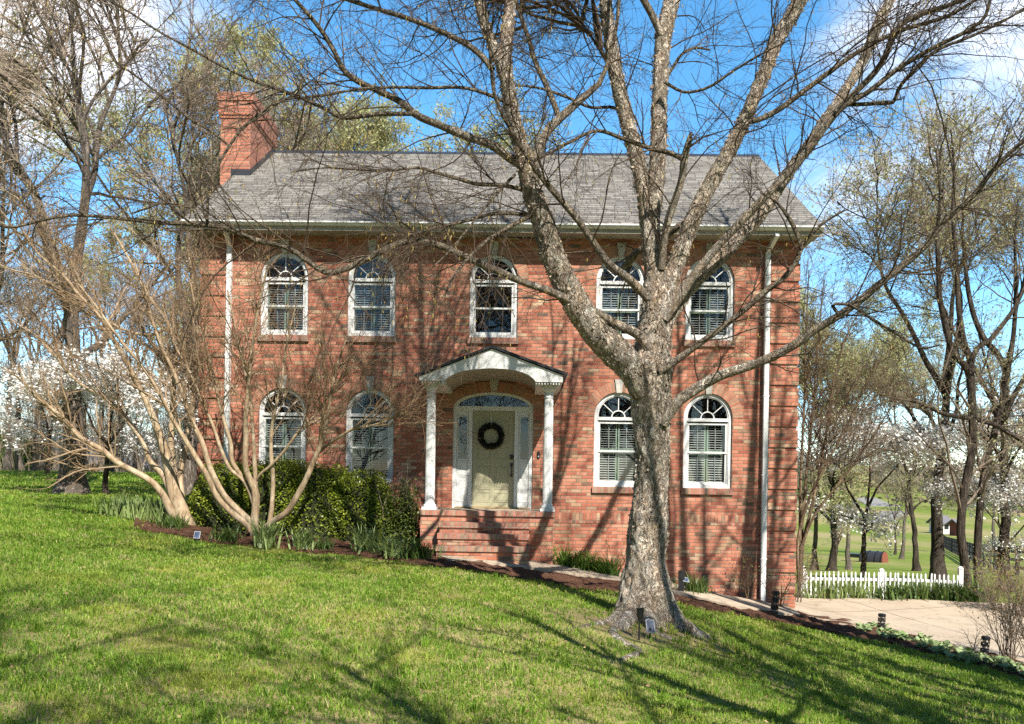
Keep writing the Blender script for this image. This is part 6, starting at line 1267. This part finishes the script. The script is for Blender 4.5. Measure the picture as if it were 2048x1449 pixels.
# lamb's ear along the driveway edge
rg = np.random.default_rng(50); fpx = [(1738, 1262), (1770, 1272), (1800, 1281), (1830, 1290), (1862, 1299), (1892, 1307), (1925, 1318), (1955, 1326), (1990, 1334), (2025, 1346), (2060, 1358)]
VL, FL, rL = [], [], []; off = 0; b0 = onG(1880, 1305)
for (px, py) in fpx:
    for s_ in range(5):
        c = onG(px + rg.normal() * 9, py + rg.normal() * 4.5); n = 26; an = rg.random(n) * 6.28; el = .15 + .9 * rg.random(n); L = .07 + .08 * rg.random(n); d = np.stack([np.cos(an) * np.cos(el), np.sin(an) * np.cos(el), np.sin(el)], 1); sv = np.stack([-np.sin(an), np.cos(an), .3 * rg.standard_normal(n)], 1); f0 = c + np.column_stack([rg.standard_normal((n, 2)) * .05, .03 + .06 * rg.random(n)])
        w_ = (L * .30)[:, None]; up = np.array([0, 0, 1.0]); m1 = f0 + d * (L * .35)[:, None]; m2 = f0 + d * (L * .75)[:, None] - up * (L * .06)[:, None]; e = f0 + d * L[:, None] - up * (L * .22)[:, None]
        q = np.stack([f0, m1 - sv * w_, m1 + sv * w_, m2 - sv * w_ * .85, m2 + sv * w_ * .85, e], 1).reshape(-1, 3); i = np.arange(n) * 6 + off; VL.append(q); FL.append((np.stack([i, i + 1, i + 2], -1), np.stack([i + 1, i + 3, i + 4, i + 2], -1), np.stack([i + 3, i + 5, i + 4], -1))); rL.append(np.repeat(rg.random(n), 6)); off += len(q)
o = mesh_np('ground_cover', np.concatenate(VL) - b0, [np.concatenate([f[0] for f in FL]), np.concatenate([f[1] for f in FL]), np.concatenate([f[2] for f in FL])], M['lamb'], attrs={'rnd': np.concatenate(rL)}); o.location = tuple(b0)
tag(o, 'grey-green woolly ground cover spilling along the driveway edge', 'ground cover', kind='stuff')

# ================================================================== GARDEN LIGHTS
def lantern(label, px, py, h, r, tilt, seed):
    b = onG(px, py); o = thing('solar_lantern', label, 'garden light', b, 'perforated black solar lanterns'); na, nh = 40, 30; rg = np.random.default_rng(seed); V_ = []; F_ = []
    for j in range(nh + 1):
        for i in range(na): V_.append((r * math.cos(2 * math.pi * i / na), r * math.sin(2 * math.pi * i / na), .03 + (h - .05) * j / nh))
    for j in range(nh):
        for i in range(na):
            u, v = i % 8, j % 10; hole = (3 <= v <= 6 and 2 <= u <= 5) or (v in (0, 1) and u in (0, 1, 6, 7) and j > 1) or (v in (8,) and u in (2, 5)) or (v in (4, 5) and u in (0, 7))
            if hole and 1 < j < nh - 2: continue
            F_.append((j * na + i, j * na + (i + 1) % na, (j + 1) * na + (i + 1) % na, (j + 1) * na + i))
    mesh_np('shade', np.array(V_), [np.array(F_)], M['black'], o, smooth=False)
    m = MB(); m.lathe([(r * .96, h - .03), (r * 1.04, h - .025), (r * 1.04, h), (r * .8, h + .012)], 0, 0, 32); m.build('cap', M['black'], o); m = MB(); m.lathe([(.008, -.12), (.012, .03), (r * .98, .031), (r * .98, .036)], 0, 0, 16); m.build('stake', M['black'], o); m = MB(); m.lathe([(.02, .036), (.012, h - .04)], 0, 0, 12); m.build('lamp_core', plain('frosted_tube', (.5, .48, .42), .4, .05), o)
    o.rotation_euler = tilt; return o
lantern('black perforated lantern standing at the brick corner', 1548, 1232, .46, .072, (0, .06, 0), 1)
lantern('black perforated lantern at the start of the grey-green ground cover', 1762, 1262, .33, .072, (0, .05, 0), 2)
lantern('black perforated lantern leaning near the bronze shrub', 1967, 1318, .36, .066, (0, .10, 0), 3)
def panel(m_o, w_, h_, tilt):
    m = MB(); m.box(-w_ / 2, w_ / 2, -.008, .008, 0, h_); f = m.build('solar_panel', M['panel_rim'], m_o); c = MB(); c.face([(-w_ / 2 + .008, -.0095, .008), (w_ / 2 - .008, -.0095, .008), (w_ / 2 - .008, -.0095, h_ - .008), (-w_ / 2 + .008, -.0095, h_ - .008)]); c.build('solar_cell', M['panel'], f)
    return f
b = onG(1278, 1279); o = thing('spot_light', 'black spotlight on a stake aimed up the birch trunk', 'spotlight', b); m = MB(); m.lathe([(.009, -.1), (.011, .02), (.009, .22)], 0, 0, 12); m.build('stake', M['black'], o)
m = MB(); m.lathe([(.018, .20), (.024, .215), (.024, .235), (.034, .245), (.040, .26), (.042, .345), (.044, .36), (.040, .362), (.034, .345)], .012, 0, 28); hd_ = m.build('lamp_head', M['black'], o, smooth=True); hd_.rotation_euler = (-.06, 0, 0)
b = onG(1300, 1278); o = thing('solar_panel_stake', 'small tilted solar panel on a stake beside the birch spotlight', 'solar panel', b); f = panel(o, .105, .165, 0); f.location = (.01, 0, .06); f.rotation_euler = (-.55, .05, .12); m = MB(); m.lathe([(.010, -.1), (.010, .12)], 0, .01, 10); m.build('stake', M['black'], o)
b = onG(393, 1086); o = thing('solar_panel_stake', 'small blue solar panel on a stake at the left mulch edge', 'solar panel', b); f = panel(o, .11, .135, 0); f.location = (0, 0, .07); f.rotation_euler = (-.35, .05, .1); m = MB(); m.lathe([(.03, 0), (.03, .05), (.010, .06), (.010, .1)], 0, .01, 10); m.build('stake', M['black'], o)
for (px, py, lab) in ((1362, 1190, 'black box path light left of the dark strappy plant'), (1409, 1182, 'black box path light right of the dark strappy plant')):
    b = onG(px, py) if px < 1400 else P(px, py, 16.6); b[2] = float(G(b[0], b[1])); o = thing('path_light', lab, 'garden light', b, 'black path lights by the wall'); m = MB(); m.box(-.058, .058, -.05, .05, .30, .44); m.lathe([(.06, .44), (.062, .455), (.03, .47)], 0, 0, 4); m.build('lamp_head', M['black'], o); m = MB(); m.box(-.05, .05, -.04, .04, -.1, .30); m.build('post', M['black'], o)
b = onG(1372, 1192); o = thing('solar_panel_stake', 'small dark solar panel tilted beside the left path light', 'solar panel', b); f = panel(o, .12, .12, 0); f.location = (0, 0, .27); f.rotation_euler = (-.9, .15, .2); m = MB(); m.lathe([(.009, -.1), (.009, .3)], 0, .01, 10); m.build('stake', M['black'], o)

# ================================================================== PICKET FENCE
fps = [P(1605, 1192, 21.0), P(1762, 1199, 20.9), P(1920, 1200, 20.8)]
fo = fps[1].copy(); fo[2] = float(G(fo[0], fo[1])); fence = thing('picket_fence', 'white picket fence along the far driveway edge', 'fence', fo)
tops = [Py(1605, 1131, fps[0][1])[2], Py(1762, 1137, fps[1][1])[2], Py(1920, 1133, fps[2][1])[2]]
rg = np.random.default_rng(60)
for p, t in zip(fps, tops):
    m = MB(); x, y = p[0] - fo[0], p[1] - fo[1]; z0, z1 = float(G(p[0], p[1])) - fo[2] - .2, t - fo[2]; m.box(x - .052, x + .052, y - .05, y + .05, z0, z1 - .07); m.lathe([(.066, z1 - .07), (.070, z1 - .05), (.05, z1 - .02), (.012, z1)], x, y, 10); m.build('post', M['chalk'], fence)
for k in (0, 1):
    m = MB(); a, b = fps[k], fps[k + 1]; yt = ((1142, 1144), (1143, 1149))[k]; za, zb2 = Py(1615, yt[0], a[1])[2] if k == 0 else Py(1772, yt[0], a[1])[2], Py(1755, yt[1], b[1])[2] if k == 0 else Py(1912, yt[1], b[1])[2]; n = 17
    for i in range(n):
        t = (i + .8) / (n + .6); x, y = a[0] + (b[0] - a[0]) * t - fo[0], a[1] + (b[1] - a[1]) * t - fo[1]; zt_ = za + (zb2 - za) * t - fo[2] + rg.normal() * .008; low = -.02 if (k == 0 and i > n - 4) else .06; h = .019; lx = rg.normal() * .012
        m.prism([(x - h, low), (x + h, low), (x + h + lx, zt_ - .03), (x + lx, zt_), (x - h + lx, zt_ - .03)], y - .045, y - .03)
    for dz_ in (.20, .62):
        m.bar((a[0] - fo[0], a[1] - fo[1], za - fo[2] - dz_), (b[0] - fo[0], b[1] - fo[1], zb2 - fo[2] - dz_), .035, .075, up=(0, 0, 1))
    m.build('picket_panel', M['chalk'], fence)

for k, (bx, by, s_, lab) in enumerate(((2.5, -27.0, 1.15, 'large bare tree behind the camera shading the middle lawn'), (-3.5, -25.0, .95, 'bare tree behind the camera on the left shading the left lawn'), (-10.5, -19.0, .8, 'bare tree left of the camera outside the view'))):
    o = copy_tree(T_OLD); o.location = (bx, by, float(G(bx, by))); o.scale = (s_,) * 3; o.rotation_euler = (0, 0, 1.1 + 2 * k); tag(o, lab, 'tree', 'large bare trees behind the camera')
# ================================================================== FAR THINGS
def gable(name, label, px, py, D, w_, d_, h_, rh, wallm, roofm, win=2, rz=0.0, group=None):
    b = P(px, py, D); b[2] = float(G(b[0], b[1])); o = thing(name, label, 'house', b, group, rz); m = MB(); m.box(-w_ / 2, w_ / 2, -d_ / 2, d_ / 2, -.8, h_, skip='+z-z')
    for s in (-1, 1): f = [(s * w_ / 2, -d_ / 2, h_), (s * w_ / 2, d_ / 2, h_), (s * w_ / 2, 0, h_ + rh)]; m.face(f if s > 0 else f[::-1])
    m.build('wall', wallm, o); m = MB()
    for s in (-1, 1):
        f = [(-w_ / 2 - .4, s * (d_ / 2 + .4), h_ - .15), (w_ / 2 + .4, s * (d_ / 2 + .4), h_ - .15), (w_ / 2 + .4, 0, h_ + rh + .08), (-w_ / 2 - .4, 0, h_ + rh + .08)]; f = f if s < 0 else f[::-1]; m.face(f); m.face([(x, y, z - .18) for x, y, z in f][::-1])
        for i in range(4): a, b2 = f[i], f[(i + 1) % 4]; m.face([b2, a, (a[0], a[1], a[2] - .18), (b2[0], b2[1], b2[2] - .18)])
    m.build('roof', roofm, o)
    for i in range(win):
        x = -w_ / 2 + w_ * (i + .7) / (win + .4); m = MB(); m.ring(rectl(x - .5, x + .5, h_ * .35, h_ * .85), rectl(x - .42, x + .42, h_ * .35 + .08, h_ * .85 - .08), -d_ / 2 - .05, -d_ / 2 + .02); m.box(x - .42, x + .42, -d_ / 2 - .02, -d_ / 2 - .01, h_ * .35 + .08, h_ * .85 - .08, 1); m.build('window', [M['white'], M['black']], o)
    return o
gable('brick_house', 'far dark red brick house with grey roof seen between the wood trunks', 186, 968, 78, 11, 7, 1.4, 2.2, M['brick_far'], M['roof_far'], 3, .1)
gable('white_shed', 'small white shed with grey roof at the back of the wood', 285, 968, 66, 3.4, 3, 1.0, .7, M['chalk'], M['roof_far'], 1, .1)
gable('white_house', 'tiny white house across the field on the right', 1880, 1072, 140, 1.9, 3, 2.0, 1.0, M['chalk'], M['roof_far'], 1, .2)
gable('brick_house', 'tiny dark red house beyond the forked trees on the right', 1911, 1078, 130, .6, 2, 2.0, .6, M['brick_far'], M['roof_far'], 1, .2)
def board_fence(name, label, pts, h, boards, mat, step, group=None, solid=False):
    b = pts[0].copy(); o = thing(name, label, 'fence', b, group); pts = np.array(pts); q = resample(pts, max(3, int(np.linalg.norm(np.diff(pts[:, :2], axis=0), axis=1).sum() / step))); q[:, 2] = G(q[:, 0], q[:, 1]); m = MB(); bd = MB()
    for i, p in enumerate(q):
        x, y, z = p - b; m.box(x - .07, x + .07, y - .07, y + .07, z - .3, z + h + .05)
        if i:
            a = q[i - 1] - b; c = p - b
            for zz, hh in boards: bd.bar((a[0], a[1], a[2] + zz), (c[0], c[1], c[2] + zz), .03, hh, up=(0, 0, 1))
    m.build('posts', mat, o)['kind'] = 'stuff'; bd.build('boards', mat, o); return o
board_fence('board_fence', 'black board fence running down the field at the right', [P(1885, 1085, 95), P(1925, 1105, 66), P(1985, 1130, 46), P(2050, 1158, 37), P(2150, 1185, 33)], 1.3, ((.35, .14), (.72, .14), (1.1, .14), (1.32, .10)), plain('black_fence_paint', (.035, .033, .032), .7, .2), 2.4)
board_fence('board_fence', 'low red board fence behind the wood on the left', [P(-60, 967, 62), P(60, 967, 61), P(130, 967, 60)], .75, ((.2, .30), (.55, .30)), M['red_wood'], 2.0)
# low hoop shelter on the field
b = P(1752, 1112, 56); b[2] = float(G(b[0], b[1])); o = thing('hoop_shelter', 'small red ended hoop shelter with dark netting on the far field', 'shelter', b, None, -.7); W_, H_ = .62, .75; arc = [(math.cos(t), math.sin(t)) for t in np.linspace(0, math.pi, 13)]
m = MB()
for i in range(12):
    (c0_, s0), (c1_, s1) = arc[i], arc[i + 1]; m.face([(-.9, -c0_ * W_, s0 * H_), (-.9, -c1_ * W_, s1 * H_), (.55, -c1_ * W_, s1 * H_), (.55, -c0_ * W_, s0 * H_)])
m.build('netting', M['flashing'], o); m = MB(); m.prism([(-W_, 0), (W_, 0)] + [(c_ * W_, s_ * H_) for c_, s_ in arc], .0, .08)
e = m.build('end_panel', plain('orange_red_boards', (.27, .085, .05), .7, .3), o); e.rotation_euler = (0, 0, math.pi / 2); e.location = (.62, 0, 0)
m = MB()
for x in (-.9, -.4, .1, .5):
    for i in range(12): (c0_, s0), (c1_, s1) = arc[i], arc[i + 1]; m.bar((x, -c0_ * (W_ + .02), s0 * (H_ + .02)), (x, -c1_ * (W_ + .02), s1 * (H_ + .02)), .05, .05, up=(1, 0, 0))
m.build('hoops', M['black'], o)['kind'] = 'stuff'
m = MB(); m.box(-1.9, -.95, -.4, .4, .25, .5); m.build('cart_bed', M['black'], o)
bpy.context.view_layer.update()
